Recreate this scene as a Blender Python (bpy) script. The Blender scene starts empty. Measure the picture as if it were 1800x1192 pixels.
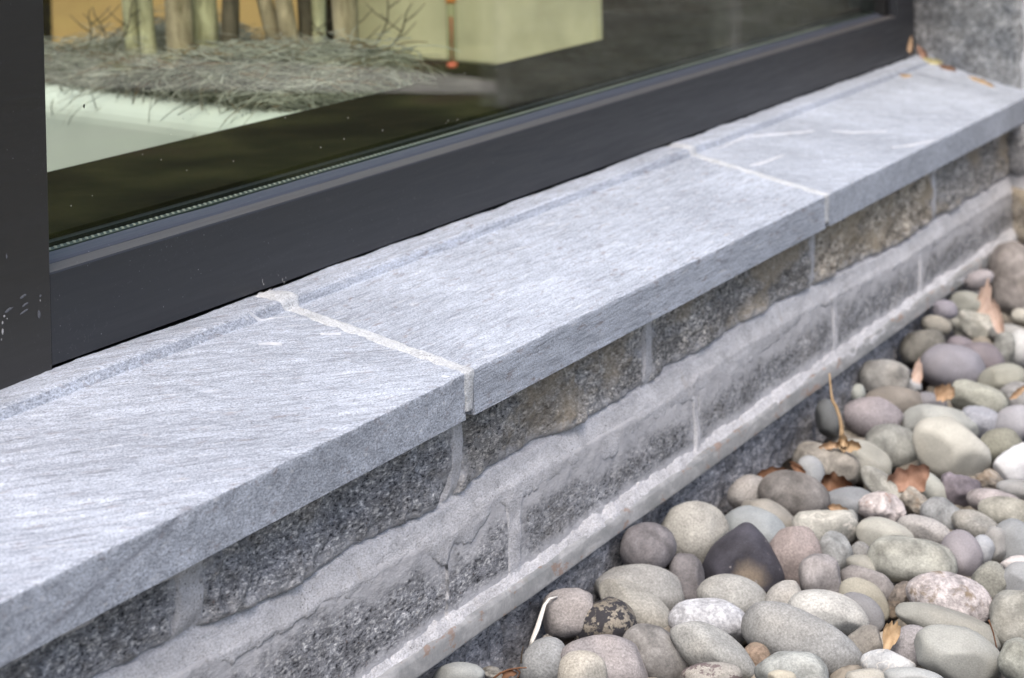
import bpy, bmesh, math, random
import numpy as np
from mathutils import Matrix, Vector

random.seed(7); RNG = np.random.default_rng(7)
scene = bpy.context.scene
col = scene.collection

# ------------------------------------------------------------------ camera
CAMP = np.array([-2.3072974, -1.1763984, 0.6040145])
YAW, ROLL, FPX, SHY = 0.44765561, -0.02441337, 4183.153, -920.758
_f = np.array([math.cos(YAW), math.sin(YAW), 0.0]); _r0 = np.array([math.sin(YAW), -math.cos(YAW), 0.0]); _u0 = np.array([0, 0, 1.0])
_r = math.cos(ROLL) * _r0 + math.sin(ROLL) * _u0
_u = -math.sin(ROLL) * _r0 + math.cos(ROLL) * _u0
camd = bpy.data.cameras.new('camera'); cam = bpy.data.objects.new('camera', camd); col.objects.link(cam)
M = Matrix.Identity(4)
for i in range(3):
    M[i][0], M[i][1], M[i][2], M[i][3] = _r[i], _u[i], -_f[i], CAMP[i]
cam.matrix_world = M
camd.sensor_fit = 'HORIZONTAL'; camd.sensor_width = 36.0; camd.lens = FPX / 1800 * 36
camd.shift_y = SHY / 1800
camd.clip_start = 0.05; camd.clip_end = 400
camd.dof.use_dof = True; camd.dof.focus_distance = 2.52; camd.dof.aperture_fstop = 8.0
scene.camera = cam

# ------------------------------------------------------------------ world, sun, exposure
SUN_EL, SUN_AZ = math.radians(60), math.radians(248)      # azimuth clockwise from +Y
world = bpy.data.worlds.new('World'); scene.world = world; world.use_nodes = True
wn = world.node_tree; wn.nodes.clear()
sky = wn.nodes.new('ShaderNodeTexSky'); sky.sky_type = 'NISHITA'; sky.sun_disc = False
sky.sun_elevation = SUN_EL; sky.sun_rotation = SUN_AZ; sky.dust_density = 6.0; sky.air_density = 1.0; sky.ozone_density = 0.4
bg = wn.nodes.new('ShaderNodeBackground'); bg.inputs['Strength'].default_value = 0.14
wo = wn.nodes.new('ShaderNodeOutputWorld')
wn.links.new(sky.outputs[0], bg.inputs[0]); wn.links.new(bg.outputs[0], wo.inputs[0])
sl = bpy.data.lights.new('sun', 'SUN'); sl.energy = 1.2; sl.angle = math.radians(40); sl.color = (1.0, 0.95, 0.88)
so = bpy.data.objects.new('sun', sl); col.objects.link(so)
sd = Vector((math.sin(SUN_AZ) * math.cos(SUN_EL), math.cos(SUN_AZ) * math.cos(SUN_EL), math.sin(SUN_EL)))
so.rotation_euler = sd.to_track_quat('Z', 'Y').to_euler(); so.location = (0, 0, 6)
scene.view_settings.view_transform = 'Standard'; scene.view_settings.look = 'None'
scene.view_settings.exposure = 0.74; scene.view_settings.gamma = 1.0
try: scene.view_settings.use_curve_mapping = False
except Exception: pass
scene.render.engine = 'CYCLES'
scene.cycles.use_denoising = True
scene.cycles.max_bounces = 10; scene.cycles.transparent_max_bounces = 24
scene.cycles.caustics_reflective = False; scene.cycles.caustics_refractive = False

# ------------------------------------------------------------------ helpers
def raydir(px, py):
    d = _f + _r * (px - 900) / FPX - _u * (py - 596 - SHY) / FPX
    return d
def at(px, py, axis, val):
    d = raydir(px, py); t = (val - CAMP[axis]) / d[axis]
    return CAMP + t * d
def lin(r, g, b, k=1.0):
    f = lambda c: ((c / 255 + 0.055) / 1.055) ** 2.4 if c / 255 > 0.04045 else c / 255 / 12.92
    return (f(r) * k, f(g) * k, f(b) * k, 1.0)
def _hash(ix, iy, iz, s):
    h = (ix.astype(np.int64) * 374761393 + iy.astype(np.int64) * 668265263 + iz.astype(np.int64) * 2147483647 // 7 + s * 974711) & 0xffffffff
    h = ((h ^ (h >> 13)) * 1274126177) & 0xffffffff
    h = ((h ^ (h >> 16)) * 2246822519) & 0xffffffff
    return ((h ^ (h >> 15)) & 0xffff) / 32767.5 - 1.0
def vnoise(p, s=0):
    p = np.asarray(p, float); i = np.floor(p).astype(np.int64); f = p - i; f = f * f * f * (f * (f * 6 - 15) + 10)
    o = 0
    for dx in (0, 1):
        wx = f[..., 0] if dx else 1 - f[..., 0]
        for dy in (0, 1):
            wy = f[..., 1] if dy else 1 - f[..., 1]
            for dz in (0, 1):
                wz = f[..., 2] if dz else 1 - f[..., 2]
                o = o + wx * wy * wz * _hash(i[..., 0] + dx, i[..., 1] + dy, i[..., 2] + dz, s)
    return o
def fbm(p, s=0, octv=4, gain=0.5):
    p = np.asarray(p, float); o = 0; a = 1
    for k in range(octv):
        o = o + a * vnoise(p * (2 ** k) + 13.7 * k, s + k); a *= gain
    return o
def n3(x, y, z): return np.stack(np.broadcast_arrays(x, y, z), -1)
def sstep(a, b, x):
    t = np.clip((x - a) / (b - a), 0, 1); return t * t * (3 - 2 * t)

def empty(name, loc=(0, 0, 0)):
    o = bpy.data.objects.new(name, None); col.objects.link(o); o.location = loc; o.empty_display_size = 0.05
    return o
def tag(o, label=None, cat=None, group=None, kind=None):
    if label: o['label'] = label
    if cat: o['category'] = cat
    if group: o['group'] = group
    if kind: o['kind'] = kind
    return o
def mobj(name, verts, faces, mat, parent=None, smooth=True, loc=None):
    me = bpy.data.meshes.new(name)
    me.from_pydata([tuple(map(float, v)) for v in verts], [], [tuple(int(i) for i in f) for f in faces])
    if smooth: me.polygons.foreach_set('use_smooth', [True] * len(me.polygons))
    me.materials.append(mat); me.update()
    o = bpy.data.objects.new(name, me); col.objects.link(o)
    if loc is not None: o.location = loc
    if parent:
        o.parent = parent
        o.matrix_parent_inverse = Matrix.Translation(-Vector(parent.location)) if parent.type == 'EMPTY' else Matrix.Identity(4)
    return o
def gridfaces(nu, nv, off=0, flip=False, wrap=False):
    a = np.arange(nu * nv).reshape(nu, nv) + off
    if wrap: a = np.concatenate([a, a[:, :1]], 1)
    q = np.stack([a[:-1, :-1], a[1:, :-1], a[1:, 1:], a[:-1, 1:]], -1).reshape(-1, 4)
    return q[:, ::-1] if flip else q
class MB:
    def __init__(s): s.v = []; s.f = []
    def add(s, v, f):
        o = len(s.v); s.v += [tuple(x) for x in v]; s.f += [tuple(i + o for i in q) for q in f]; return s
    def box(s, x0, x1, y0, y1, z0, z1, bev=0.0):
        bm = bmesh.new(); bmesh.ops.create_cube(bm, size=1)
        for v in bm.verts:
            v.co = Vector((x0 if v.co.x < 0 else x1, y0 if v.co.y < 0 else y1, z0 if v.co.z < 0 else z1))
        if bev: bmesh.ops.bevel(bm, geom=bm.edges[:], offset=bev, segments=2, affect='EDGES', profile=0.6)
        bm.verts.index_update()
        s.add([tuple(v.co) for v in bm.verts], [tuple(v.index for v in f.verts) for f in bm.faces]); bm.free(); return s
    def tube(s, pts, rad, n=6, cap=True, flat=1.0):
        pts = [Vector(p) for p in pts]; m = len(pts); rad = rad if hasattr(rad, '__len__') else [rad] * m
        up = Vector((0, 0, 1)); vs = []; prev = None
        for i, p in enumerate(pts):
            t = (pts[min(i + 1, m - 1)] - pts[max(i - 1, 0)]).normalized()
            a = (prev - t * prev.dot(t)) if prev is not None else t.cross(up if abs(t.z) < .9 else Vector((1, 0, 0)))
            if a.length < 1e-6: a = t.orthogonal()
            a.normalize(); b = t.cross(a); prev = a
            for k in range(n):
                an = 2 * math.pi * k / n
                vs.append(tuple(p + a * math.cos(an) * rad[i] + b * math.sin(an) * rad[i] * flat))
        fs = [(i * n + k, i * n + (k + 1) % n, (i + 1) * n + (k + 1) % n, (i + 1) * n + k) for i in range(m - 1) for k in range(n)]
        if cap: fs += [tuple(range(n))[::-1], tuple(range((m - 1) * n, m * n))]
        return s.add(vs, fs)
    def build(s, name, mat, parent=None, smooth=False):
        return mobj(name, s.v, s.f, mat, parent, smooth)

# ------------------------------------------------------------------ materials
class N:
    def __init__(s, name):
        s.m = bpy.data.materials.new(name); s.m.use_nodes = True; s.t = s.m.node_tree; s.t.nodes.clear()
        s.out = s.t.nodes.new('ShaderNodeOutputMaterial')
    def n(s, typ, **kw):
        nd = s.t.nodes.new('ShaderNode' + typ)
        for k, v in kw.items(): setattr(nd, k, v)
        return nd
    def l(s, a, b): s.t.links.new(a, b)
    def coord(s, scale=(1, 1, 1), rot=(0, 0, 0), loc=(0, 0, 0), kind='Object'):
        tc = s.n('TexCoord'); mp = s.n('Mapping'); mp.inputs['Scale'].default_value = scale; mp.inputs['Rotation'].default_value = rot; mp.inputs['Location'].default_value = loc
        s.l(tc.outputs[kind], mp.inputs[0]); return mp.outputs[0]
    def rotscale(s, ang, scale, loc=(0, 0, 0)):      # rotate about Z first, then stretch
        a = s.coord(rot=(0, 0, -ang)); mp = s.n('Mapping'); mp.inputs['Scale'].default_value = scale; mp.inputs['Location'].default_value = loc
        s.l(a, mp.inputs[0]); return mp.outputs[0]
    def noise(s, vec, scale=5, detail=4, rough=0.55, dist=0.0):
        nd = s.n('TexNoise'); nd.inputs['Scale'].default_value = scale; nd.inputs['Detail'].default_value = detail
        nd.inputs['Roughness'].default_value = rough; nd.inputs['Distortion'].default_value = dist
        if vec is not None: s.l(vec, nd.inputs['Vector'])
        return nd.outputs['Fac']
    def ramp(s, fac, stops, interp='LINEAR'):
        nd = s.n('ValToRGB'); e = nd.color_ramp; e.interpolation = interp
        while len(e.elements) < len(stops): e.elements.new(0.5)
        for el, (p, c) in zip(e.elements, stops):
            el.position = p; el.color = c if hasattr(c, '__len__') else (c, c, c, 1)
        s.l(fac, nd.inputs[0]); return nd.outputs[0]
    def mix(s, fac, a, b, blend='MIX'):
        nd = s.n('MixRGB', blend_type=blend)
        for i, x in enumerate((fac, a, b)):
            if hasattr(x, 'links'): s.l(x, nd.inputs[i])
            elif hasattr(x, '__len__'): nd.inputs[i].default_value = x
            else: nd.inputs[i].default_value = x if i == 0 else (x, x, x, 1)
        return nd.outputs[0]
    def math(s, op, a, b=0.0, clamp=False):
        nd = s.n('Math', operation=op); nd.use_clamp = clamp
        for i, x in enumerate((a, b)):
            if hasattr(x, 'links'): s.l(x, nd.inputs[i])
            else: nd.inputs[i].default_value = x
        return nd.outputs[0]
    def bump(s, h, strength=0.4, dist=0.002, prev=None):
        nd = s.n('Bump'); nd.inputs['Strength'].default_value = strength; nd.inputs['Distance'].default_value = dist
        s.l(h, nd.inputs['Height'])
        if prev is not None: s.l(prev, nd.inputs['Normal'])
        return nd.outputs[0]
    def done(s, color, rough=0.8, normal=None, metal=0.0, spec=0.4):
        b = s.n('BsdfPrincipled')
        if hasattr(color, 'links'): s.l(color, b.inputs['Base Color'])
        else: b.inputs['Base Color'].default_value = color
        if hasattr(rough, 'links'): s.l(rough, b.inputs['Roughness'])
        else: b.inputs['Roughness'].default_value = rough
        b.inputs['Metallic'].default_value = metal; b.inputs['Specular IOR Level'].default_value = spec
        if normal is not None: s.l(normal, b.inputs['Normal'])
        s.l(b.outputs[0], s.out.inputs[0]); return s.m

def mat_sill(name, ang, dash, streak, seed, tint=(0.868, 0.965, 1.155), bright=1.0, crack=None):
    n = N(name)
    st = n.noise(n.rotscale(ang, (7, 95, 95), (seed, 0, 0)), 1.0, 8, 0.62, 0.12)
    st2 = n.noise(n.rotscale(ang, (26, 400, 400), (seed, 3, 0)), 1.0, 5, 0.6)
    fine = n.noise(n.coord(scale=(.5, 1, 1)), 620, 3, 0.75)
    big = n.noise(n.coord(loc=(seed, 1, 2)), 5, 3, 0.5)
    c = n.ramp(st, [(0.30, 0.31), (0.47, 0.40), (0.60, 0.46), (0.75, 0.57)])
    c = n.mix(streak, (0.40, 0.40, 0.40, 1), c)
    c2 = n.ramp(st2, [(0.33, 0.62), (0.5, 1.0), (0.68, 1.22)])
    c = n.mix(0.8, c, c2, 'MULTIPLY')
    cf = n.ramp(fine, [(0.34, 0.5), (0.5, 1.0), (0.66, 1.45)])
    c = n.mix(0.9, c, cf, 'MULTIPLY')
    cb = n.ramp(big, [(0.35, 0.88), (0.65, 1.10)])
    c = n.mix(1.0, c, cb, 'MULTIPLY')
    c = n.mix(1.0, c, (tint[0] * bright, tint[1] * bright, tint[2] * bright, 1), 'MULTIPLY')
    d = n.noise(n.rotscale(ang, (34, 130, 130), (seed + 7, 0, 0)), 1.0, 3, 0.6)
    dm = n.ramp(d, [(0.60, 0.0), (0.71, dash * .8)])
    c = n.mix(dm, c, (0.20, 0.165, 0.16, 1))
    d2 = n.noise(n.rotscale(ang, (12, 240, 240), (seed + 17, 0, 0)), 1.0, 4, 0.65)
    c = n.mix(n.ramp(d2, [(0.61, 0.0), (0.69, 0.65)]), c, (0.13, 0.13, 0.145, 1))
    d3 = n.noise(n.rotscale(ang, (20, 170, 170), (seed + 29, 0, 0)), 1.0, 3, 0.6)
    c = n.mix(n.ramp(d3, [(0.62, 0.0), (0.74, 0.45)]), c, (0.70, 0.72, 0.76, 1))
    if crack is not None:
        pa, pb = crack; dx, dz = pb[0] - pa[0], pb[2] - pa[2]; L = math.hypot(dx, dz)
        dt = n.n('VectorMath', operation='DOT_PRODUCT'); n.l(n.coord(), dt.inputs[0]); dt.inputs[1].default_value = (-dz / L, 0, dx / L)
        off = -dz / L * pa[0] + dx / L * pa[2]
        e = n.math('ABSOLUTE', n.math('ADD', n.math('SUBTRACT', dt.outputs['Value'], off), n.math('MULTIPLY', n.math('SUBTRACT', n.noise(n.coord(), 40, 3), .5), .006)))
        sx = n.n('SeparateXYZ'); n.l(n.coord(), sx.inputs[0])
        lim = n.math('MULTIPLY', n.math('LESS_THAN', sx.outputs[0], pa[0] + .05), n.math('LESS_THAN', sx.outputs[1], 0.004))
        c = n.mix(n.math('MULTIPLY', n.ramp(e, [(0.0, 0.45), (0.004, 0.0)]), lim), c, (0.11, 0.115, 0.14, 1))
    h = n.math('ADD', n.math('MULTIPLY', st2, 0.7), n.math('MULTIPLY', fine, 0.45))
    return n.done(c, 0.72, n.bump(h, 0.55, 0.0018), spec=0.35)

def mat_granite(name, dark, mid, light, tan=0.0, scale=260, seed=0, ts=9, film=0.0):
    n = N(name)
    g = n.noise(n.coord(scale=(.42, 1, 1), loc=(seed, 0, 0)), scale, 4, 0.75, 0.3)
    g2 = n.noise(n.coord(scale=(.45, 1, 1), loc=(seed + 3, 2, 0)), scale * 0.32, 3, 0.6)
    b = n.noise(n.coord(scale=(.6, 1, 1), loc=(seed + 5, 2, 1)), 16, 4, 0.6, 0.4)
    c = n.ramp(g, [(0.38, dark), (0.46, mid), (0.54, mid), (0.62, light)])
    c = n.mix(0.75, c, n.ramp(g2, [(0.34, 0.55), (0.5, 1.0), (0.66, 1.5)]), 'MULTIPLY')
    c = n.mix(0.7, c, n.ramp(b, [(0.32, 0.6), (0.55, 1.0), (0.7, 1.35)]), 'MULTIPLY')
    t = n.noise(n.coord(scale=(.6, 1, 1.3), loc=(seed + 9, 4, 1)), ts, 4, 0.55, 0.4)
    c = n.mix(n.ramp(t, [(0.55 - 0.1 * tan, 0.0), (0.66 - 0.1 * tan, tan)]), c, n.mix(g, (0.21, 0.18, 0.135, 1), (0.52, 0.455, 0.36, 1)))
    r = n.noise(n.coord(loc=(seed, 8, 1)), 150, 2, 0.5)
    c = n.mix(n.ramp(r, [(0.70, 0.0), (0.76, 0.5)]), c, (0.20, 0.12, 0.08, 1))
    if film:
        at_ = n.n('Attribute'); at_.attribute_name = 'near_mortar'; near = at_.outputs['Fac']
        fn = n.noise(n.coord(scale=(.55, 1, 1), loc=(3, 1, 5)), 38, 6, 0.7, 0.3); ff = n.noise(n.coord(scale=(.4, 1, 1), loc=(3, 1, 5)), 330, 3, 0.7)
        k = n.math('ADD', n.math('ADD', n.math('MULTIPLY', near, 0.41), n.math('MULTIPLY', fn, 0.8)), n.math('MULTIPLY', ff, 0.35))
        c = n.mix(n.ramp(k, [(0.70, 0.0), (0.95, film)]), c, (0.52, 0.53, 0.57, 1))
    h = n.math('ADD', g, n.math('MULTIPLY', g2, 1.0))
    return n.done(c, 0.85, n.bump(h, 0.6, 0.0022), spec=0.3)

def mat_mortar(name, base=(0.44, 0.455, 0.49, 1), rusty=0.0):
    n = N(name)
    f = n.noise(n.coord(scale=(.5, 1, 1)), 560, 3, 0.75); m = n.noise(n.coord(), 30, 5, 0.6); b = n.noise(n.coord(scale=(1, 1, 2.5)), 9, 4, 0.6)
    c = n.mix(0.8, base, n.ramp(f, [(0.3, 0.5), (0.5, 1.0), (0.7, 1.35)]), 'MULTIPLY')
    c = n.mix(0.8, c, n.ramp(m, [(0.3, 0.76), (0.5, 1.0), (0.7, 1.12)]), 'MULTIPLY')
    c = n.mix(0.7, c, n.ramp(b, [(0.3, 0.78), (0.6, 1.08)]), 'MULTIPLY')
    pit = n.noise(n.coord(loc=(4, 1, 7)), 420, 1, 0.5)
    msk = n.noise(n.coord(loc=(1, 1, 7)), 22, 2, 0.5)
    pm = n.math('MULTIPLY', n.ramp(pit, [(0.66, 0.0), (0.70, 1.0)]), n.ramp(msk, [(0.5, 0.0), (0.6, 0.9)]))
    c = n.mix(pm, c, (0.10, 0.10, 0.11, 1))
    ts = n.noise(n.coord(scale=(1, 1, .5), loc=(2, 9, 3)), 26, 4, 0.6)
    c = n.mix(n.ramp(ts, [(0.62, 0.0), (0.76, 0.35 + rusty)]), c, (0.34, 0.27, 0.20, 1))
    h = n.math('ADD', n.math('MULTIPLY', f, 0.5), m)
    return n.done(c, 0.92, n.bump(h, 0.9, 0.0035), spec=0.15)

def mat_metal_dark(name, base, rough, scr=0.5, streak=(3, 60, 60)):
    n = N(name)
    a = n.noise(n.coord(scale=streak), 1.5, 6, 0.7, 1.0)
    s = n.noise(n.coord(), 120, 6, 0.75, 2.0)
    d = n.noise(n.coord(loc=(3, 3, 3)), 6, 3, 0.6)
    m = n.math('MULTIPLY', n.ramp(s, [(0.60, 0.0), (0.74, scr)]), n.ramp(d, [(0.45, 0.0), (0.65, 1.0)]))
    c = n.mix(m, base, (0.22, 0.23, 0.26, 1))
    dots = n.noise(n.coord(loc=(9, 3, 3)), 330, 1, 0.5)
    c = n.mix(n.ramp(dots, [(0.78, 0.0), (0.80, 0.5 * scr)]), c, (0.45, 0.46, 0.5, 1))
    rr = n.ramp(a, [(0.3, rough - 0.05), (0.7, rough + 0.1)])
    return n.done(c, rr, n.bump(n.noise(n.coord(), 1400, 2, 0.6), 0.08, 0.0005), spec=0.5)

MAT = {}
M_MORTAR = mat_mortar('wall mortar', (0.57, 0.582, 0.625, 1)); M_JOINT = mat_mortar('pointing mortar', (0.50, 0.53, 0.575, 1))
M_RAIL = mat_metal_dark('bronze window rail', (0.019, 0.021, 0.027, 1), 0.40, 0.6)
M_POST = mat_metal_dark('bronze window post', (0.022, 0.021, 0.021, 1), 0.40, 0.6)
M_BEAD = mat_metal_dark('bronze glazing bead', (0.062, 0.060, 0.064, 1), 0.45, 0.8)
M_GASKET = mat_metal_dark('rubber gasket', (0.040, 0.046, 0.066, 1), 0.45, 0.8, (4, 90, 90))
def plain(name, c, rough=0.8, nscale=40, amt=0.25, bump=0.2, spec=0.3):
    n = N(name); f = n.noise(n.coord(), nscale, 5, 0.6)
    cc = n.mix(1.0, c, n.ramp(f, [(0.3, 1 - amt), (0.7, 1 + amt)]), 'MULTIPLY')
    return n.done(cc, rough, n.bump(f, bump, 0.002), spec=spec)
M_BLACK = plain('black sealant', (0.008, 0.008, 0.009, 1), 0.6)
M_SEAL = plain('brown sealant', (0.035, 0.027, 0.02, 1), 0.6)
M_SPACER = plain('spacer metal', (0.035, 0.05, 0.044, 1), 0.45, 40, 0.1, 0.0, 0.5)
M_DOT = plain('spacer hole rim', (0.36, 0.38, 0.37, 1), 0.4, 40, 0.05, 0)
def glass_mat():
    n = N('window glass')
    lw = n.n('LayerWeight'); lw.inputs['Blend'].default_value = 0.5
    p = n.math('POWER', lw.outputs['Facing'], 5.0); fr = n.math('ADD', n.math('MULTIPLY', p, 0.5), 0.016, True)
    tr = n.n('BsdfTransparent'); tr.inputs[0].default_value = (0.955, 0.98, 0.94, 1)
    gl = n.n('BsdfGlossy'); gl.inputs['Roughness'].default_value = 0.0; gl.inputs['Color'].default_value = (1.0, 0.97, 0.95, 1)
    mx = n.n('MixShader'); n.l(fr, mx.inputs[0]); n.l(tr.outputs[0], mx.inputs[1]); n.l(gl.outputs[0], mx.inputs[2])
    n.l(mx.outputs[0], n.out.inputs[0]); return n.m
M_GLASS = glass_mat()

# ------------------------------------------------------------------ ground structure
def soil_mat():
    n = N('dark soil'); f = n.noise(n.coord(), 60, 6, 0.7)
    return n.done(n.ramp(f, [(0.3, (0.012, 0.010, 0.008, 1)), (0.6, (0.04, 0.032, 0.026, 1)), (0.8, (0.085, 0.07, 0.055, 1))]), 0.95, n.bump(f, 1.0, 0.01), spec=0.1)
M_SOIL = soil_mat()
xs = np.linspace(-2.2, 4.2, 161); ys = np.linspace(-0.95, 0.06, 60)
X, Y = np.meshgrid(xs, ys, indexing='ij'); Z = -0.396 + 0.012 * fbm(n3(X * 9, Y * 9, 0 * X), 3)
g = mobj('soil', n3(X, Y, Z).reshape(-1, 3), gridfaces(len(xs), len(ys)), M_SOIL); tag(g, kind='structure')
def lawn_mat():
    n = N('garden ground'); a = n.noise(n.coord(), 1.3, 4, 0.6); b = n.noise(n.coord(), 45, 6, 0.75)
    c = n.ramp(a, [(0.36, (0.02, 0.024, 0.012, 1)), (0.45, (0.06, 0.075, 0.03, 1)), (0.54, (0.20, 0.22, 0.09, 1)), (0.62, (0.17, 0.12, 0.09, 1)), (0.72, (0.04, 0.035, 0.02, 1))])
    c = n.mix(0.8, c, n.ramp(b, [(0.3, 0.4), (0.7, 1.6)]), 'MULTIPLY')
    return n.done(c, 0.95, n.bump(b, 1.0, 0.02), spec=0.1)
M_LAWN = lawn_mat()
MB().add([(-60, -90, -0.43), (60, -90, -0.43), (60, 60, -0.43), (-60, 60, -0.43)], [(0, 1, 2, 3)]).build('ground', M_LAWN).__setitem__('kind', 'structure')
M_PATH = plain('pale gravel path', (0.66, 0.65, 0.68, 1), 0.9, 6, 0.35, 0.3)
v = []; nseg = 40
for i in range(nseg + 1):
    y = -2.0 - 7 * i / nseg; xc = 5.6 - 0.2 * (y + 2.0) + 0.10 * math.sin(y * 1.9); hw = 0.5 * min(1, math.sqrt(.02 + i / 8)); v += [(xc - hw, y, -0.42), (xc + hw, y, -0.42)]
MB().add(v, [(2 * i, 2 * i + 2, 2 * i + 3, 2 * i + 1) for i in range(nseg)]).build('path', M_PATH).__setitem__('kind', 'structure')

# ------------------------------------------------------------------ window sill : three slabs with pointed joints
PROF = [(0.0, -0.05), (0.0, -0.0010), (0.0005, -0.0002), (0.0014, 0.0002), (0.2425, 0.0425), (0.2460, 0.0426), (0.2480, 0.0432), (0.2515, 0.0530), (0.2545, 0.0553), (0.2600, 0.0560), (0.296, 0.0560), (0.296, -0.05)]
j1b = at(518, 543, 1, 0.245); j1c = at(505, 505, 1, 0.290)
j2b = at(1222, 265, 1, 0.245)
X1, X2 = 0.0, at(1453, 343, 1, 0.0)[0]
K1, K2 = j1b[0] / 0.245, (j2b[0] - X2) / 0.245
def joint_x(k, Y):
    return (X1 + K1 * Y) if k == 1 else (X2 + K2 * Y)
def prof_points(step):
    out = []
    for (a, b) in zip(PROF[:-1], PROF[1:]):
        L = math.hypot(b[0] - a[0], b[1] - a[1]); m = max(1, int(L / step))
        for i in range(m): out.append((a[0] + (b[0] - a[0]) * i / m, a[1] + (b[1] - a[1]) * i / m))
    out.append(PROF[-1]); return np.array(out)
PP = prof_points(0.004)
def _norms(P):
    t = np.gradient(P, axis=0); t /= np.linalg.norm(t, axis=1)[:, None] + 1e-9
    return np.stack([-t[:, 1], t[:, 0]], -1)
PN = _norms(PP)
sill = empty('window_sill', (0, 0.15, -0.05))
tag(sill, 'pale blue-grey stone window sill with two mortared joints, lying on the wall', 'sill')
def slab(xa, xb, mat, label, seed, ang):
    nx = int(abs(xb(0) - xa(0)) / 0.005)
    u = np.linspace(0, 1, nx)[:, None]
    Yp = PP[None, :, 0]; Zp = PP[None, :, 1]
    Xg = xa(Yp) + (xb(Yp) - xa(Yp)) * u; Yg = Yp + 0 * Xg; Zg = Zp + 0 * Xg
    c, s = math.cos(ang), math.sin(ang)
    U, V = Xg * c + Yg * s, -Xg * s + Yg * c
    flat = np.where(Yg < 0.003, 0.35, 1.0) * (1 - 0.95 * (np.abs(Yg - 0.251) < 0.010))
    d = flat * 0.0011 * fbm(n3(U * 14, V * 60, Zg * 60), seed, 4) + flat * 0.0005 * fbm(n3(Xg * 120, Yg * 120, Zg * 120), seed + 5, 2)
    # lip is hand dressed: uneven height
    lipm = sstep(0.235, 0.262, Yg) * (Zg > 0.02)
    Zg = Zg + lipm * 0.0012 * fbm(n3(Xg * 9, 0 * Xg, 0 * Xg), seed + 11, 3)
    Yl = lipm * 0.0015 * fbm(n3(Xg * 6, 0 * Xg + 5, 0 * Xg), seed + 12, 3) * (Yg < 0.28)
    edge = np.exp(-((Yg / 0.006) ** 2)) * np.exp(-((Zg / 0.006) ** 2))
    wob = edge * 0.0004 * fbm(n3(Xg * 22, 0 * Xg, 0 * Xg), seed + 13, 4)
    arris = edge * np.clip(fbm(n3(Xg * 45, 0 * Xg + 3, 0 * Xg), seed + 14, 3), 0, 1) * 0.0007
    Yg2 = Yg + PN[None, :, 0] * (d + 0) + Yl + wob * 0.4 + arris
    Zg2 = Zg + PN[None, :, 1] * (d + 0) + wob * 0.7 - arris
    V_ = n3(Xg, Yg2, Zg2).reshape(-1, 3); F = gridfaces(nx, len(PP), flip=False).tolist()
    m = len(PP); F += [tuple(range(m))[::-1], tuple(range((nx - 1) * m, nx * m))]
    F += [((i) * m, (i) * m + m - 1, (i + 1) * m + m - 1, (i + 1) * m) for i in range(nx - 1)]
    o = mobj('sill_slab', V_, F, mat, sill); o.data.set_sharp_from_angle(angle=math.radians(32)); tag(o, label); return o
def gdir(p, q):
    a = at(*p, 2, 0.02); b = at(*q, 2, 0.02); return math.atan2(b[1] - a[1], b[0] - a[0])
A1 = gdir((150, 850), (550, 765)); A2 = gdir((700, 620), (1000, 490)); A3 = gdir((1350, 250), (1600, 225))
HW = 0.011
slab(lambda Y: -1.5 + 0 * Y, lambda Y: joint_x(1, Y) - HW, mat_sill('sill stone streaked', A1, 0.55, 0.9, 1.0, crack=(at(285, 935, 1, 0.0), at(135, 1062, 1, 0.0))), 'sill slab with long pale streaks', 10, A1)
slab(lambda Y: joint_x(1, Y) + HW, lambda Y: joint_x(2, Y) - HW, mat_sill('sill stone flecked', A2, 0.85, 0.55, 5.0, bright=1.05), 'sill slab with brown flecks', 30, A2)
slab(lambda Y: joint_x(2, Y) + HW, lambda Y: 2.80 + 0 * Y, mat_sill('sill stone veined', A3, 0.3, 0.7, 9.0), 'sill slab with thin white veins, by the end wall', 50, A3)
def joint(k, seed, blob):
    w = np.linspace(-1, 1, 13)[None, :]; P = PP[2:-27]; NN = PN[2:-27]
    Y = P[:, 0][:, None]; Z = P[:, 1][:, None]
    n = fbm(n3(Y * 60 + Z * 60, 0 * Y, 0 * Y), seed, 3)[:, :]
    n2 = fbm(n3(Y * 60 + Z * 60, 0 * Y + 9, 0 * Y), seed + 3, 3)
    hw = 0.0145 + 0.0016 * n + blob * 0.010 * sstep(0.242, 0.256, Y)
    Xc = joint_x(k, Y) + 0.0008 * n2
    front = (Z < -0.001) * 1.0
    hw = hw * (1 - 0.35 * front * sstep(0, -0.05, Z))
    Xg = Xc + w * hw
    h = 0.0016 * (1 - w ** 4) - 0.0008 + 0.0007 * fbm(n3(Xg * 160, Y * 160, Z * 160), seed + 6, 3) + blob * sstep(0.242, 0.262, Y) * (1 - w ** 2) * (0.0015 + 0.002 * fbm(n3(Xg * 120, Y * 120, Z * 90), seed + 8, 3))
    h = np.where(np.abs(w) > 0.97, -0.004, h)
    Yg = Y + NN[:, 0][:, None] * h; Zg = Z + NN[:, 1][:, None] * h
    o = mobj('mortar_joint', n3(Xg, Yg, Zg).reshape(-1, 3), gridfaces(len(P), 13, flip=True), M_JOINT, sill)
    return o
joint(1, 70, 1.0); joint(2, 90, 0.6)
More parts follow.
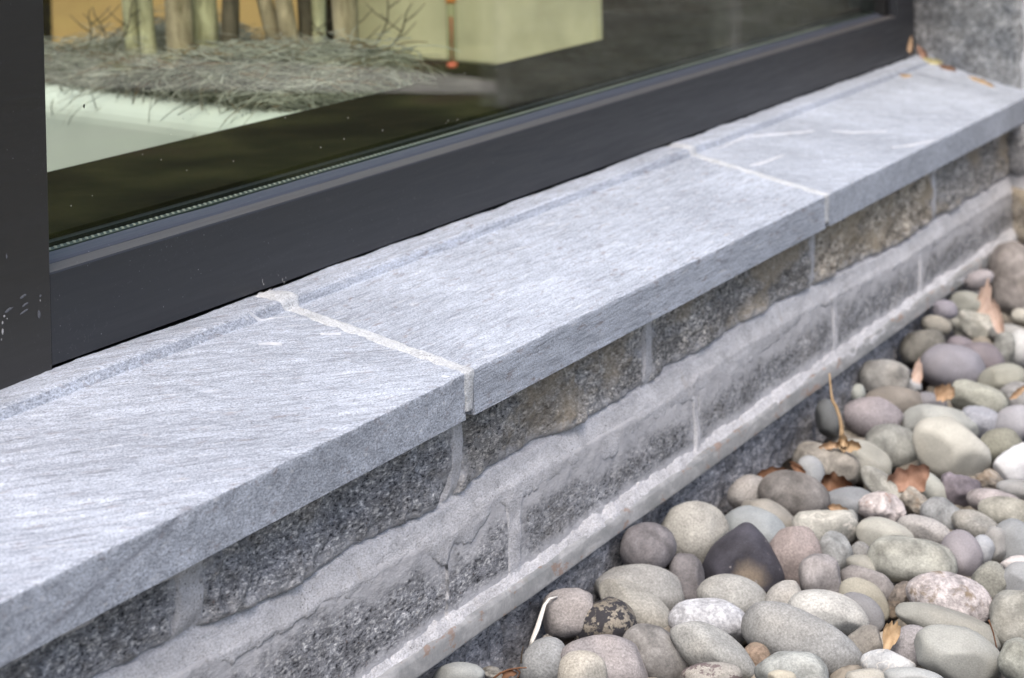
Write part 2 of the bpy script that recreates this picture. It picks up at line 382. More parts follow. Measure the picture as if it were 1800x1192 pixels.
# white mineral veins and mortar smears lying on the slabs
def sill_z(Y):
    return float(np.interp(Y, [p[0] for p in PROF[1:-1]], [p[1] for p in PROF[1:-1]]))
def on_sill(px, py):
    Y = 0.12
    for _ in range(12):
        p = at(px, py, 2, sill_z(Y)); Y = 0.5 * Y + 0.5 * min(max(p[1], 0.0), 0.29)
    return p
def smear(pts, wid, mat, seed):
    P = np.array([on_sill(*p) for p in pts]); t = np.linspace(0, 1, 40); tt = np.linspace(0, 1, len(P))
    C = np.stack([np.interp(t, tt, P[:, k]) for k in range(3)], -1)
    d = np.gradient(C, axis=0); d /= np.linalg.norm(d, axis=1)[:, None]; nn = np.stack([-d[:, 1], d[:, 0], 0 * d[:, 0]], -1)
    w = np.linspace(-1, 1, 7); vs = []
    for i in range(40):
        ww = wid * (0.25 + 0.75 * math.sin(math.pi * min(1, max(0, t[i]))) ** 0.6) * (1 + 0.5 * float(fbm([[t[i] * 7, seed, 0]], seed, 3)[0])) * (0.0 if i in (0, 39) else 1)
        for k in w:
            p = C[i] + nn[i] * k * ww; vs.append((p[0], p[1], sill_z(p[1]) + 0.0011 * (1 - k ** 2) + 0.0006 - (0.002 if abs(k) == 1 else 0)))
    return mobj('mineral_vein', vs, gridfaces(40, 7), mat, sill)
M_VEIN = plain('white vein', (0.50, 0.525, 0.58, 1), 0.85, 120, 0.15)
for pts, wd in (([(1258, 249), (1310, 241), (1370, 236), (1432, 231)], 0.0028), ([(1462, 231), (1500, 234), (1560, 231)], 0.0022),
                ([(1318, 292), (1345, 285), (1378, 273)], 0.005), ([(1568, 260), (1600, 256), (1645, 247)], 0.004),
                ([(455, 606), (475, 604), (496, 605)], 0.002), ([(563, 588), (580, 588), (600, 587)], 0.0022), ([(440, 569), (470, 562), (520, 557)], 0.0012), ([(776, 663), (783, 663), (790, 664)], 0.0018)):
    smear(pts, wd * .75, M_VEIN, int(pts[0][0]))
# ------------------------------------------------------------------ stone wall below the sill
wall = empty('stone_wall', (0.6, 0.1, -0.4))
tag(wall, 'low wall of split grey granite blocks with wide smeared mortar under the sill', 'wall')
def wall_line(pts, y, pad):
    P = np.array([at(px, py, 1, y) for px, py in pts]); P = P[np.argsort(P[:, 0])]
    xs_ = np.concatenate([[-1.6], P[:, 0], [2.8]]); zs_ = np.concatenate([[P[0, 2] + pad], P[:, 2], [P[-1, 2]]])
    return lambda x: np.interp(x, xs_, zs_)
ZT = wall_line([(345, 1105), (500, 1040), (620, 965), (780, 890), (820, 855), (860, 825), (1050, 725), (1140, 675), (1300, 571), (1408, 511), (1459, 488), (1574, 434), (1619, 402)], .033, .02)   # top of the bed joint
ZE = wall_line([(330, 1185), (450, 1150), (550, 1065), (650, 1040), (730, 980), (788, 1000), (800, 965), (830, 960), (870, 900), (950, 860), (1015, 820), (1080, 805), (1120, 760), (1175, 730), (1260, 680), (1300, 655), (1348, 616), (1415, 568), (1478, 525), (1523, 507), (1577, 472), (1619, 450)], .0235, .0)   # ragged lower edge of the smear
ZL = lambda x: ZT(x) - 0.030      # foot of the sloping bed
J1 = [at(330, 1035, 1, .032)[0], at(797, 800, 1, .032)[0], at(1135, 600, 1, .032)[0], at(1425, 470, 1, .032)[0], at(1640, 350, 1, .032)[0]]
J2 = [at(905, 950, 1, .0235)[0], at(1225, 730, 1, .0235)[0], at(1468, 570, 1, .0235)[0], at(1620, 485, 1, .0235)[0]]
J2L = [at(790, 1040, 1, .0235)[0]]
G_BLUE = mat_granite('granite salt and pepper', (0.025, 0.028, 0.037, 1), (0.255, 0.265, 0.292, 1), (0.70, 0.71, 0.73, 1), 0.12, 300, 1, film=0.8)
G_BLUE2 = mat_granite('granite under the joint', (0.028, 0.03, 0.038, 1), (0.25, 0.26, 0.288, 1), (0.66, 0.67, 0.69, 1), 0.12, 300, 3, film=0.85)
G_TAN = mat_granite('granite with tan faces', (0.025, 0.027, 0.033, 1), (0.255, 0.255, 0.26, 1), (0.66, 0.65, 0.63, 1), 0.65, 300, 7, film=0.8)
G_BUFF = mat_granite('buff weathered granite', (0.05, 0.04, 0.03, 1), (0.34, 0.31, 0.27, 1), (0.60, 0.57, 0.50, 1), 0.8, 170, 15, film=0.7)
G_GREY = mat_granite('fine grey granite', (0.045, 0.05, 0.06, 1), (0.265, 0.275, 0.302, 1), (0.53, 0.54, 0.555, 1), 0.10, 330, 23, film=0.85)
G_DARK = mat_granite('dark base granite', (0.06, 0.065, 0.08, 1), (0.27, 0.28, 0.31, 1), (0.55, 0.55, 0.58, 1), 0.1, 260, 31)
def rock_block(x0, x1, zlo, zhi, yface, mat, seed, rough=0.006, step=0.004, name='stone_block', parent=None, edge=0.012, near=None):
    nx = max(8, int((x1 - x0) / step)); nz = max(8, int((np.mean(zhi([x0, x1])) - np.mean(zlo([x0, x1]))) / step))
    u = np.linspace(0, 1, nx)[:, None]; w = np.linspace(0, 1, nz)[None, :]
    X = x0 + (x1 - x0) * u + 0 * w
    Z = zlo(X) + (zhi(X) - zlo(X)) * w
    dx = np.minimum(X - x0, x1 - X); dz = np.minimum(Z - zlo(X), zhi(X) - Z)
    pil = sstep(0, edge, dx) * sstep(0, edge, dz)
    q = n3(X * 16, 0 * X + seed, Z * 24)
    rid = 1 - np.abs(fbm(q, seed, 4)); fac = fbm(n3(X * 9 + 3, 0 * X + seed, Z * 13), seed + 4, 2)
    Yg = yface - rough * (0.9 * rid + 0.8 * fac - 0.6) - rough * 0.30 * fbm(n3(X * 110, 0 * X, Z * 110), seed + 7, 3) + (1 - pil) * 0.014
    V = n3(X, Yg, Z).reshape(-1, 3); F = gridfaces(nx, nz, flip=False).tolist()
    # sides and back
    b = len(V); yb = yface + 0.09; ring = [i * nz for i in range(nx)] + [(nx - 1) * nz + k for k in range(1, nz)] + [i * nz + nz - 1 for i in range(nx - 2, -1, -1)] + [k for k in range(nz - 2, 0, -1)]
    V = np.concatenate([V, np.array([(V[i][0], yb, V[i][2]) for i in ring])]); m = len(ring)
    F += [(ring[i], b + i, b + (i + 1) % m, ring[(i + 1) % m]) for i in range(m)] + [tuple(range(b, b + m))]
    o = mobj(name, V, F, mat, parent or wall)
    if near is not None:
        a = o.data.attributes.new('near_mortar', 'FLOAT', 'POINT'); vals = np.zeros(len(V)); vals[:nx * nz] = near(X, Z).ravel(); a.data.foreach_set('value', vals)
    return o
def near_low(X, Z):
    k = np.clip(1 - (ZE(X) - Z) / 0.040, 0, 1.25); k = np.maximum(k, np.clip(1 - (Z + 0.2635) / 0.020, 0, 1))
    for xj in J2: k = np.maximum(k, np.clip(1 - np.abs(X - xj) / 0.075, 0, 1) * .8)
    return k
def near_up(X, Z):
    k = np.clip(1 - (Z - ZT(X)) / 0.022, 0, 1) * .75; k = np.maximum(k, np.clip(1 + (Z + .056) / 0.014, 0, 1) * .85)
    for xj in J1: k = np.maximum(k, np.clip(1 - np.abs(X - xj) / 0.06, 0, 1) * .8)
    return k
XL, XR = -1.45, 2.62
e1 = [XL] + J1 + [XR]
mats1 = [G_BLUE, G_BLUE, G_TAN, G_TAN, G_BUFF, G_TAN]
up = [None] * 6
for i in range(len(e1) - 1):
    rock_block(e1[i] + 0.006, e1[i + 1] - 0.006, lambda x: ZT(x) - 0.003, lambda x: 0 * np.asarray(x) - 0.053, 0.0315, mats1[i] if i else G_BLUE, 100 + i * 7, 0.0085, edge=0.006, near=near_up)
e2 = [XL] + J2 + [XR]
for i in range(len(e2) - 1):
    rock_block(e2[i] + 0.005, e2[i + 1] - 0.005, lambda x: 0 * np.asarray(x) - 0.282, lambda x: ZL(x) + 0.008, 0.0245, G_GREY if i else G_BLUE2, 200 + i * 7, 0.0019, edge=0.005, near=near_low)
# dark blocks below the metal strip
e3 = [XL, at(905, 1120, 1, .03)[0], at(1283, 850, 1, .03)[0], at(1440, 740, 1, .03)[0], XR]
for i in range(len(e3) - 1):
    rock_block(e3[i] + 0.004, e3[i + 1] - 0.004, lambda x: 0 * np.asarray(x) - 0.46, lambda x: 0 * np.asarray(x) - 0.293, 0.030, G_DARK, 300 + i * 7, 0.007, 0.006, edge=0.02)
# mortar sheet: sunk behind the stone faces, welling out at the joints and smeared over the lower course
xs = np.arange(XL, XR, 0.003); zs = np.arange(-0.296, -0.0485, 0.0026)
X, Z = np.meshgrid(xs, zs, indexing='ij'); zt, zl = ZT(X), ZL(X)
nA = fbm(n3(X * 11, 0 * X, 0 * X + 1), 401, 5, 0.6); nB = fbm(n3(X * 40, 0 * X, Z * 40), 405, 4); nC = fbm(n3(X * 5, 0 * X, Z * 9), 409, 3)
Ym = 0.052 + 0 * X
lowc = sstep(0.004, -0.004, Z - zl)                       # 1 in the lower course
# bed joint : slope from the upper stones out over the lower course
tb = np.clip((zt - Z) / (zt - zl), 0, 1)
bed = 0.0345 - 0.0108 * tb + 0.0005 * nB + 0.0006 * nC + 0.0005 * fbm(n3(X * 9, 0 * X, Z * 170), 437, 3)
inbed = sstep(0.003, -0.003, Z - zt)
Ym = Ym * (1 - inbed) + bed * inbed
# smear below the bed
zs_edge = np.minimum(ZE(X), zl - 0.001) + 0.003 * nA + 0.003 * nB
low = sstep(0.0025, -0.0025, Z - zs_edge)
Ym = Ym * (1 - low * (Z < zl)) + (0.040) * low * (Z < zl)
nT = fbm(n3(X * 9, 0 * X, Z * 170), 433, 3)
Ym = np.where((Z < zl) & (Z > zs_edge), 0.0236 + 0.0004 * nB + 0.0003 * nC + 0.0003 * nT + 0.0014 * sstep(0.014, 0, Z - zs_edge), Ym)
def vj(Ym, xj, w, y, zone, lean=0.0, seed=0):
    nn = fbm(n3(0 * X + 2, 0 * X, Z * 35), 420 + seed, 3); dxx = np.abs(X - xj - lean * (Z + 0.15) - 0.002 * nn)
    fl = np.where(zone > 0, np.exp(-np.abs(Z - (zt if seed < 10 else zl)) / 0.010), 0)
    w = w * (1 + 0.7 * fl); y = y + (0.009 * fl if seed < 10 else 0.0)
    k = sstep(w * (1.45 + 0.4 * nn), w * 0.9, dxx) * zone
    return Ym * (1 - k) + np.minimum(Ym, y + 0.0015 * nB) * k
upz = (Z > zt - 0.004) * 1.0; loz = (Z < zl + 0.004) * 1.0
for i, (xj, w) in enumerate(zip(J1, (0.021, 0.013, 0.011, 0.010, 0.009))): Ym = vj(Ym, xj, w, 0.0285, upz, 0.05, i)
for i, (xj, w) in enumerate(zip(J2, (0.017, 0.008, 0.010, 0.009))): Ym = vj(Ym, xj, w, 0.0228, loz, 0.02, 10 + i)
Ym = vj(Ym, J2L[0], 0.0018, 0.0228, loz, 0.05, 20)
# top bedding under the sill, fillet above the strip
topz = sstep(-0.069 - 0.006 * nA, -0.060 - 0.006 * nA, Z); Ym = Ym * (1 - topz) + np.minimum(Ym, 0.0275 + 0.001 * nB) * topz
fil = -0.2635 + 0.0030 * nA + 0.003 * nB
ft = np.clip((fil - Z) / 0.016, 0, 1); Ym = np.where(Z < fil, np.minimum(Ym, 0.0232 - 0.0098 * ft ** 1.1 + 0.0007 * nB), Ym)
mobj('mortar', n3(X, Ym, Z).reshape(-1, 3), gridfaces(len(xs), len(zs)), M_MORTAR, wall)
# metal strip
def strip_mat():
    n = N('galvanised strip'); a = n.noise(n.coord(scale=(1, 1, 3)), 14, 5, 0.65, 0.6); f = n.noise(n.coord(), 160, 4, 0.7)
    c = n.ramp(a, [(0.32, (0.22, 0.235, 0.245, 1)), (0.5, (0.29, 0.30, 0.315, 1)), (0.64, (0.42, 0.43, 0.45, 1)), (0.72, (0.34, 0.325, 0.315, 1))])
    c = n.mix(0.5, c, n.ramp(f, [(0.3, 0.75), (0.7, 1.2)]), 'MULTIPLY')
    r = n.noise(n.coord(scale=(1, 1, 2.2), loc=(3, 0, 0)), 21, 5, 0.7)
    c = n.mix(n.ramp(r, [(0.585, 0.0), (0.62, 0.6)]), c, n.mix(f, (0.22, 0.12, 0.075, 1), (0.33, 0.21, 0.15, 1)))
    g = n.noise(n.coord(loc=(8, 0, 0)), 12, 4, 0.6)
    c = n.mix(n.ramp(g, [(0.66, 0.0), (0.75, 0.5)]), c, (0.24, 0.20, 0.09, 1))
    return n.done(c, 0.55, n.bump(f, 0.3, 0.001), spec=0.5)
sp = np.array([(0.026, -0.2715), (0.0160, -0.2735), (0.0150, -0.2742), (0.0130, -0.2775), (0.0127, -0.2781), (0.0114, -0.2950), (0.0114, -0.2958), (0.0120, -0.2970), (0.0150, -0.2974), (0.0156, -0.2968), (0.0160, -0.2920), (0.034, -0.2910)])
xs = np.arange(XL, 2.45, 0.01); U = xs[:, None]
dn = 0.0012 * fbm(n3(U * 5, 0 * U, 0 * U), 501, 3); dz = 0.0014 * fbm(n3(U * 3.3, 0 * U, 0 * U + 4), 505, 3)
V = n3(U + 0 * sp[None, :, 0], sp[None, :, 0] + dn, sp[None, :, 1] + dz).reshape(-1, 3)
mobj('base_strip', V, gridfaces(len(xs), len(sp), flip=True), strip_mat(), wall).data.set_sharp_from_angle(angle=math.radians(28))

# ------------------------------------------------------------------ return wall at the right end
ret = empty('end_wall', (2.9, 0.0, -0.4)); tag(ret, 'rough grey stone end wall closing the sill at its far end', 'wall')
G_END = mat_granite('end wall stone', (0.06, 0.065, 0.075, 1), (0.25, 0.262, 0.28, 1), (0.42, 0.43, 0.45, 1), 0.03, 190, 41)
def end_stone(y0, y1, z0, z1, xf, mat, seed, rough=0.01):
    # a block whose rough face looks along -X
    ny = max(6, int((y1 - y0) / 0.008)); nz = max(6, int((z1 - z0) / 0.008))
    u = np.linspace(0, 1, ny)[:, None]; w = np.linspace(0, 1, nz)[None, :]
    Yg = y0 + (y1 - y0) * u + 0 * w; Zg = z0 + (z1 - z0) * w + 0 * u
    pil = sstep(0, 0.016, np.minimum(Yg - y0, y1 - Yg)) * sstep(0, 0.016, np.minimum(Zg - z0, z1 - Zg))
    Xg = xf(Yg) - rough * (0.8 * fbm(n3(Yg * 14, Zg * 14, 0 * Yg), seed, 4)) - 0.2 * rough * fbm(n3(Yg * 90, Zg * 90, 0 * Yg), seed + 3, 3) + (1 - pil) * 0.014
    V = n3(Xg, Yg, Zg).reshape(-1, 3); F = gridfaces(ny, nz, flip=True).tolist(); nx_, b = ny, len(V)
    ring = [i * nz for i in range(ny)] + [(ny - 1) * nz + k for k in range(1, nz)] + [i * nz + nz - 1 for i in range(ny - 2, -1, -1)] + [k for k in range(nz - 2, 0, -1)]
    V = np.concatenate([V, np.array([(V[i][0] + 0.22, V[i][1], V[i][2]) for i in ring])]); m = len(ring)
    F += [(ring[(i + 1) % m], b + (i + 1) % m, b + i, ring[i]) for i in range(m)] + [tuple(range(b, b + m))[::-1]]
    return mobj('stone_block', V, F, mat, ret)
xe = lambda Y: 2.795 + (np.asarray(Y) - 0.30) * 0.62
pc = at(1790, 60, 1, 0.02)
end_stone(0.022, 0.42, -0.045, 0.60, xe, G_END, 601, 0.008)
end_stone(-0.42, 0.004, -0.045, 0.60, xe, G_END, 611, 0.008)
end_stone(-0.45, 0.40, 0.605, 1.4, xe, G_END, 621, 0.01)
xl = lambda Y: 2.515 + (np.asarray(Y) - 0.03) * 0.62
end_stone(-0.32, 0.05, -0.165, -0.056, xl, G_GREY, 631, 0.012)
end_stone(-0.20, 0.05, -0.30, -0.175, xl, G_BUFF, 641, 0.014)
end_stone(-0.42, -0.21, -0.30, -0.175, xl, G_GREY, 645, 0.014)
end_stone(-0.42, 0.05, -0.46, -0.31, xl, G_END, 651, 0.014)
# mortar backing of the end wall
ys = np.linspace(-0.44, 0.45, 120); sill_z_arr = lambda y: np.interp(y, [p[0] for p in PROF[1:-1]], [p[1] for p in PROF[1:-1]])
zs = np.linspace(-0.03, 1.4, 300); Yg, Zg = np.meshgrid(ys, zs, indexing='ij')
mobj('mortar', n3(xe(Yg) + 0.006 + 0.003 * fbm(n3(Yg * 30, Zg * 30, 0 * Yg), 671, 3) + 0.004, Yg, Zg).reshape(-1, 3), gridfaces(120, 300, flip=True), M_MORTAR, ret)
zs = np.linspace(-0.46, -0.05, 90); Yg, Zg = np.meshgrid(ys, zs, indexing='ij')
mobj('mortar', n3(xl(Yg) + 0.006 + 0.003 * fbm(n3(Yg * 30, Zg * 30, 0 * Yg), 675, 3), Yg, Zg).reshape(-1, 3), gridfaces(120, 90, flip=True), M_MORTAR, ret)

# ------------------------------------------------------------------ window
win = empty('window', (1.2, 0.32, 0.055)); tag(win, 'dark bronze framed fixed window with double glazing standing on the sill', 'window')
RX0, RX1 = -0.347, 2.765
YF = 0.295; ZB, ZTOP = 0.0592, 0.1525
def extrude(prof, x0, x1, nseg=1):
    m = len(prof); xs = np.linspace(x0, x1, nseg + 1); v = [(x, p[0], p[1]) for x in xs for p in prof]
    f = [(i * m + k, (i + 1) * m + k, (i + 1) * m + (k + 1) % m, i * m + (k + 1) % m) for i in range(nseg) for k in range(m)]
    f += [tuple(range(m)), tuple(range(nseg * m, nseg * m + m))[::-1]]
    return v, f
def fixn(o):
    bm = bmesh.new(); bm.from_mesh(o.data); bmesh.ops.recalc_face_normals(bm, faces=bm.faces[:]); bm.to_mesh(o.data); bm.free(); return o
v, f = extrude([(YF + .0008, ZB), (YF, ZB + .0008), (YF, ZTOP - .0012), (YF + .0012, ZTOP), (YF + .0178, ZTOP), (YF + .0178, ZB + .03), (YF + .07, ZB + .03), (YF + .07, ZB)], RX0, RX1)
rail = fixn(mobj('bottom_rail', v, f, M_RAIL, win, smooth=False))
v, f = extrude([(YF + .0012, ZTOP + .0006), (YF + .018, ZTOP + .0042), (YF + .018, ZTOP - .01), (YF + .003, ZTOP - .01)], RX0 + .0015, 2.63)
fixn(mobj('glazing_bead', v, f, M_BEAD, win, smooth=False))
xs = np.linspace(RX0 + 0.012, 2.64, 160); gp = np.array([(YF + .0208, ZTOP - .006), (YF + .0208, ZTOP + .0035), (YF + .024, ZTOP + .006), (YF + .034, ZTOP + .0090), (YF + .0395, ZTOP + .0100), (YF + .0395, ZTOP - .006)])
U = xs[:, None]; wv = 0.0006 * fbm(n3(U * 8, 0 * U, 0 * U), 701, 3)
V = n3(U + 0 * gp[None, :, 0], gp[None, :, 0] + 0 * U, gp[None, :, 1] + wv * (gp[None, :, 1] > ZTOP)).reshape(-1, 3)
mobj('gasket', V, gridfaces(len(xs), len(gp), flip=True), M_GASKET, win, smooth=False)
MB().add([(RX0 - .003, .3155, ZTOP + .001), (RX0 + .020, .3165, ZTOP + .0075), (RX0 + .026, .326, ZTOP + .009), (RX0 + .015, .3345, ZTOP + .0115), (RX0 - .003, .3345, ZTOP + .007), (RX0 + .008, .323, ZTOP + .012)], [(0, 1, 5), (1, 2, 5), (2, 3, 5), (3, 4, 5), (4, 0, 5)]).build('gasket_corner', M_GASKET, win)
ZG = ZTOP + 0.0085
MB().box(RX0 - .02, 2.66, .3350, .3410, ZG - .02, 1.5).build('glass_pane', M_GLASS, win)
MB().box(RX0 - .02, 2.66, .3530, .3590, ZG - .02, 1.5).build('glass_pane', M_GLASS, win)
spb = MB().box(RX0 - .01, 2.65, .3414, .3526, ZG - .015, ZG + .0012).build('spacer_bar', M_SPACER, win)
dm = MB()
for row, yy in enumerate((.3445, .3492)):
    x = RX0
    while x < 2.3:
        a = x + (0.0055 if row else 0); r = .0017
        dm.add([(a + r * 1.2 * math.cos(t), yy + r * math.sin(t), ZG + .0012 + h) for h in (.0001, .0009) for t in [k * math.pi / 3 for k in range(6)]], [(6, 7, 8, 9, 10, 11)] + [(k, (k + 1) % 6, 6 + (k + 1) % 6, 6 + k) for k in range(6)])
        x += .011
d = dm.build('spacer_holes', M_DOT, spb); d['kind'] = 'stuff'
MB().box(RX0 - .01, 2.65, .3594, .372, ZG - .03, ZG + .004).build('inner_gasket', M_BLACK, win)
post = MB().box(-0.66, RX0 - .0022, YF - .0015, .40, 0.0545, 1.5, .0008).build('mullion_post', M_POST, win)
MB().box(2.632, 2.762, YF - .0012, .40, ZTOP - .012, 1.5, .0008).build('side_post', M_RAIL, win)
MB().box(2.604, 2.632, .3110, .3345, ZTOP + .006, 1.5, .001).build('side_bead', M_BLACK, win)
MB().box(2.763, 2.80, YF + .012, .42, 0.052, 1.5).build('sealant', M_SEAL, win)
MB().box(-0.66, 2.765, YF + .012, .39, 0.0545, 0.0588).build('black_packer', M_BLACK, win)
MB().box(-1.5, 2.80, .3, .40, -0.10, 0.0540).build('sub_sill', M_BLACK, win)
# light scuffs on post and rail
M_SCUFF = plain('pale scuff', (0.11, 0.115, 0.13, 1), 0.8, 300, 0.4); M_PAINT = plain('white paint spot', (0.32, 0.32, 0.33, 1), 0.7)
def dab(name, px, py, w, h, ang, mat, y=YF - .0015, par=None):
    c = at(px, py, 1, y); k = np.linalg.norm(c - CAMP) / FPX; kx = k / 0.90
    pts = []
    for t in range(10):
        a = t / 10 * 2 * math.pi; rr = 1 + 0.25 * random.uniform(-1, 1); xx, zz = w / 2 * kx * math.cos(a) * rr, h / 2 * k * math.sin(a) * rr
        ca, sa = math.cos(-math.radians(ang)), math.sin(-math.radians(ang)); pts.append((c[0] + xx * ca - zz * sa, y - .0004, c[2] + xx * sa + zz * ca))
    return MB().add([(c[0], y - .0007, c[2])] + pts, [(0, 1 + (t + 1) % 10, 1 + t) for t in range(10)]).build(name, mat, par or win)
for s in ((40, 521, 20, 6), (44, 535, 20, 4), (14, 545, 22, 6), (41, 548, 22, 5), (68, 552, 8, 14), (70, 520, 6, 5), (11, 450, 4, 8)): dab('scuff_mark', *s, -10, M_SCUFF, par=post)
for s in ((7, 556, 5, 4), (4, 567, 5, 6), (4, 583, 5, 9), (12, 560, 3, 3), (70, 528, 2, 3), (2, 597, 3, 4)): dab('paint_spot', *s, 0, M_PAINT, par=post)
for s in ((461, 494, 2, 10), (463, 500, 3, 4), (496, 492, 3, 6), (499, 496, 4, 4), (489, 484, 1.6, 2), (475, 509, 8, 2), (502, 488, 1.6, 4), (358, 413, 1.5, 2), (348, 474, 2, 2)): dab('mortar_splash', *s, 0, M_PAINT, YF - .0006, rail)

M_DUST = plain('dust speck', (.5, .5, .46, 1), .9); M_BUG = plain('dark speck', (.02, .02, .018, 1), .7)
dab('dirt_speck', 147, 187, 5, 7, 10, M_BUG, .3345)
dr = random.Random(3)
for k in range(26):
    px = dr.uniform(90, 900); lo = 400 - .245 * (px - 80) - 10; py = dr.uniform(max(5, lo - 130), lo)
    dab('dust_speck', px, py, dr.uniform(1.2, 2.6), dr.uniform(1.2, 2.6), 0, M_DUST, .3345)
# ------------------------------------------------------------------ inside the room
M_LEDGE = plain('dark ledge', (0.013, 0.010, 0.006, 1), 0.9, 20, 0.4, 0.1, 0.05)
led = MB().box(-0.8, 2.9, .374, .655, 0.135, 0.170, .001).build('inner_ledge', M_LEDGE); tag(led, 'wide dark brown ledge behind the window glass', 'ledge')
M_FLOOR = plain('dark floor', (0.010, 0.008, 0.006, 1), 0.9, 4, 0.4, 0.05, 0.05)
fl = MB().box(-2, 9, .60, 9, -0.12, -0.05).build('floor', M_FLOOR); tag(fl, kind='structure')
M_BROWN = plain('dark brown wall', (0.016, 0.011, 0.006, 1), 0.9, 3, 0.6, 0.05, 0.05)
MB().box(4.9, 5.0, .70, 8, -0.05, 1.5).build('wall_inside', M_BROWN).__setitem__('kind', 'structure')
MB().box(-2, 4.9, 6.0, 6.1, -0.05, 1.5).build('wall_inside', M_BROWN).__setitem__('kind', 'structure')
def panel(name, pa, pb, thick, h, mat, label, zf=-0.05):
    a = np.array(pa); b = np.array(pb); d = b - a; L = np.linalg.norm(d); d = d / L; n = np.array([-d[1], d[0]])
    if n @ np.array([_f[0], _f[1]]) < 0: n = -n
    c = [a, b, b + n * thick, a + n * thick]
    v = [(p[0], p[1], z) for z in (zf, zf + h) for p in c]
    o = fixn(MB().add(v, [(0, 1, 2, 3), (4, 5, 6, 7), (0, 1, 5, 4), (1, 2, 6, 5), (2, 3, 7, 6), (3, 0, 4, 7)]).build(name, mat))
    bm = bmesh.new(); bm.from_mesh(o.data); bmesh.ops.bevel(bm, geom=bm.edges[:], offset=.004, segments=2, affect='EDGES'); bm.to_mesh(o.data); bm.free()
    return tag(o, label, 'panel')
M_CREAM = plain('pale cream board', (0.56, 0.53, 0.37, 1), 0.7, 5, 0.22, 0.02)  # soft blotches in the colour stand in for leaf reflections on the glass
M_ORANGE = plain('orange board', (0.45, 0.30, 0.135, 1), 0.7, 3, 0.15, 0.02)
q0 = at(560, 96, 2, -0.05); q1 = at(800, 108, 2, -0.05); q2 = at(872, 114, 2, -0.05)
dq = (q2 - q1)[:2]; dq /= np.linalg.norm(dq)
rr = raydir(1046, 60)[:2]; 
# end of the cream board: where the sight line at px 1046 meets the board's line
A_ = np.array([[dq[0], -rr[0]], [dq[1], -rr[1]]]); s_ = np.linalg.solve(A_, CAMP[:2] - q1[:2]); qe = q1[:2] + dq * s_[0]
rr = raydir(600, 60)[:2]; A_ = np.array([[dq[0], -rr[0]], [dq[1], -rr[1]]]); s_ = np.linalg.solve(A_, CAMP[:2] - q1[:2]); qs = q1[:2] + dq * s_[0]
panel('cream_panel', qs, qe, 0.03, 1.2, M_CREAM, 'pale cream board standing on the dark floor behind the glass tube')
oa = at(90, 40, 0, 3.3); ob = at(560, 40, 0, 3.25)
panel('orange_panel', oa[:2], ob[:2], 0.03, 1.2, M_ORANGE, 'orange board standing behind the bare branches')
# white planter
ra = at(75, 160, 2, .15); rb = at(480, 210, 2, .15); dv = (ra - rb)[:2]; dv /= np.linalg.norm(dv)
n0 = rb[:2] - dv * ((rb[1] - 0.675) / dv[1]); PL = 1.0; PWd = 1.25
c4 = [n0, n0 + np.array([.50, 0]), n0 + np.array([.80, 0]) + dv * PL, n0 + dv * PL]
def inset(poly, d):
    c = sum(poly) / 4; out = []
    for i in range(4):
        p, a, b = poly[i], poly[i - 1] - poly[i], poly[(i + 1) % 4] - poly[i]
        a = a / np.linalg.norm(a); b = b / np.linalg.norm(b); s = abs(a[0] * b[1] - a[1] * b[0]); out.append(p + (a + b) * d / s)
    return out
lv = [(0, -.05)] + [(0, z) for z in (-.02, .04, .10)] + [(0.045 * (1 - math.cos(t)), .105 + .045 * math.sin(t)) for t in np.linspace(0, math.pi / 2, 8)[0:]] + [(.075, .150), (.082, .146), (.085, .12), (.085, .05)]
vs = []
for d_, z in lv: vs += [(p[0], p[1], z) for p in inset(c4, d_)]
fs = [(i * 4 + k, i * 4 + (k + 1) % 4, i * 4 + 4 + (k + 1) % 4, i * 4 + 4 + k) for i in range(len(lv) - 1) for k in range(4)] + [tuple(range((len(lv) - 1) * 4, len(lv) * 4))]
M_WHITE = plain('white gloss planter', (0.53, 0.565, 0.56, 1), 0.35, 3, 0.03, 0.02, 0.5)
pln = fixn(MB().add(vs, fs).build('planter', M_WHITE, smooth=False)); tag(pln, 'white planter with a rounded rim filled with dry grey moss', 'planter')
# shade-smooth only over the curved rim
# dry moss
inn = inset(c4, .06)
MQ = at(655, 60, 1, 1.02)
def moss_h(x, y):
    p = np.array([x, y]); t = (y - c4[0][1]) / (dv[1] * PL)
    h = 0.165 + 0.03 * float(fbm([[x * 3, y * 3, 0]], 801, 3)[0])
    h += 0.085 * math.exp(-(((x - MQ[0]) / .13) ** 2 + ((y - MQ[1]) / .16) ** 2)) + 0.03 * math.exp(-(((x - 1.30) / .2) ** 2 + ((y - 1.52) / .12) ** 2))
    return h
M_MOSSB = plain('dark moss base', (0.08, 0.08, 0.062, 1), 0.95, 30, 0.5, 0.8)
nu = 60; vs = []
for i in range(nu):
    for k in range(nu):
        a, b = i / (nu - 1), k / (nu - 1); p = inn[0] * (1 - a) * (1 - b) + inn[1] * a * (1 - b) + inn[2] * a * b + inn[3] * (1 - a) * b
        ed = min(a, 1 - a, b, 1 - b); vs.append((p[0], p[1], moss_h(p[0], p[1]) - 0.05 * max(0, 1 - ed / .05) - 0.012))
o = mobj('moss_bed', vs, gridfaces(nu, nu), M_MOSSB, pln); o['kind'] = 'stuff'; o.name = 'moss_bed'
rnd = random.Random(5)
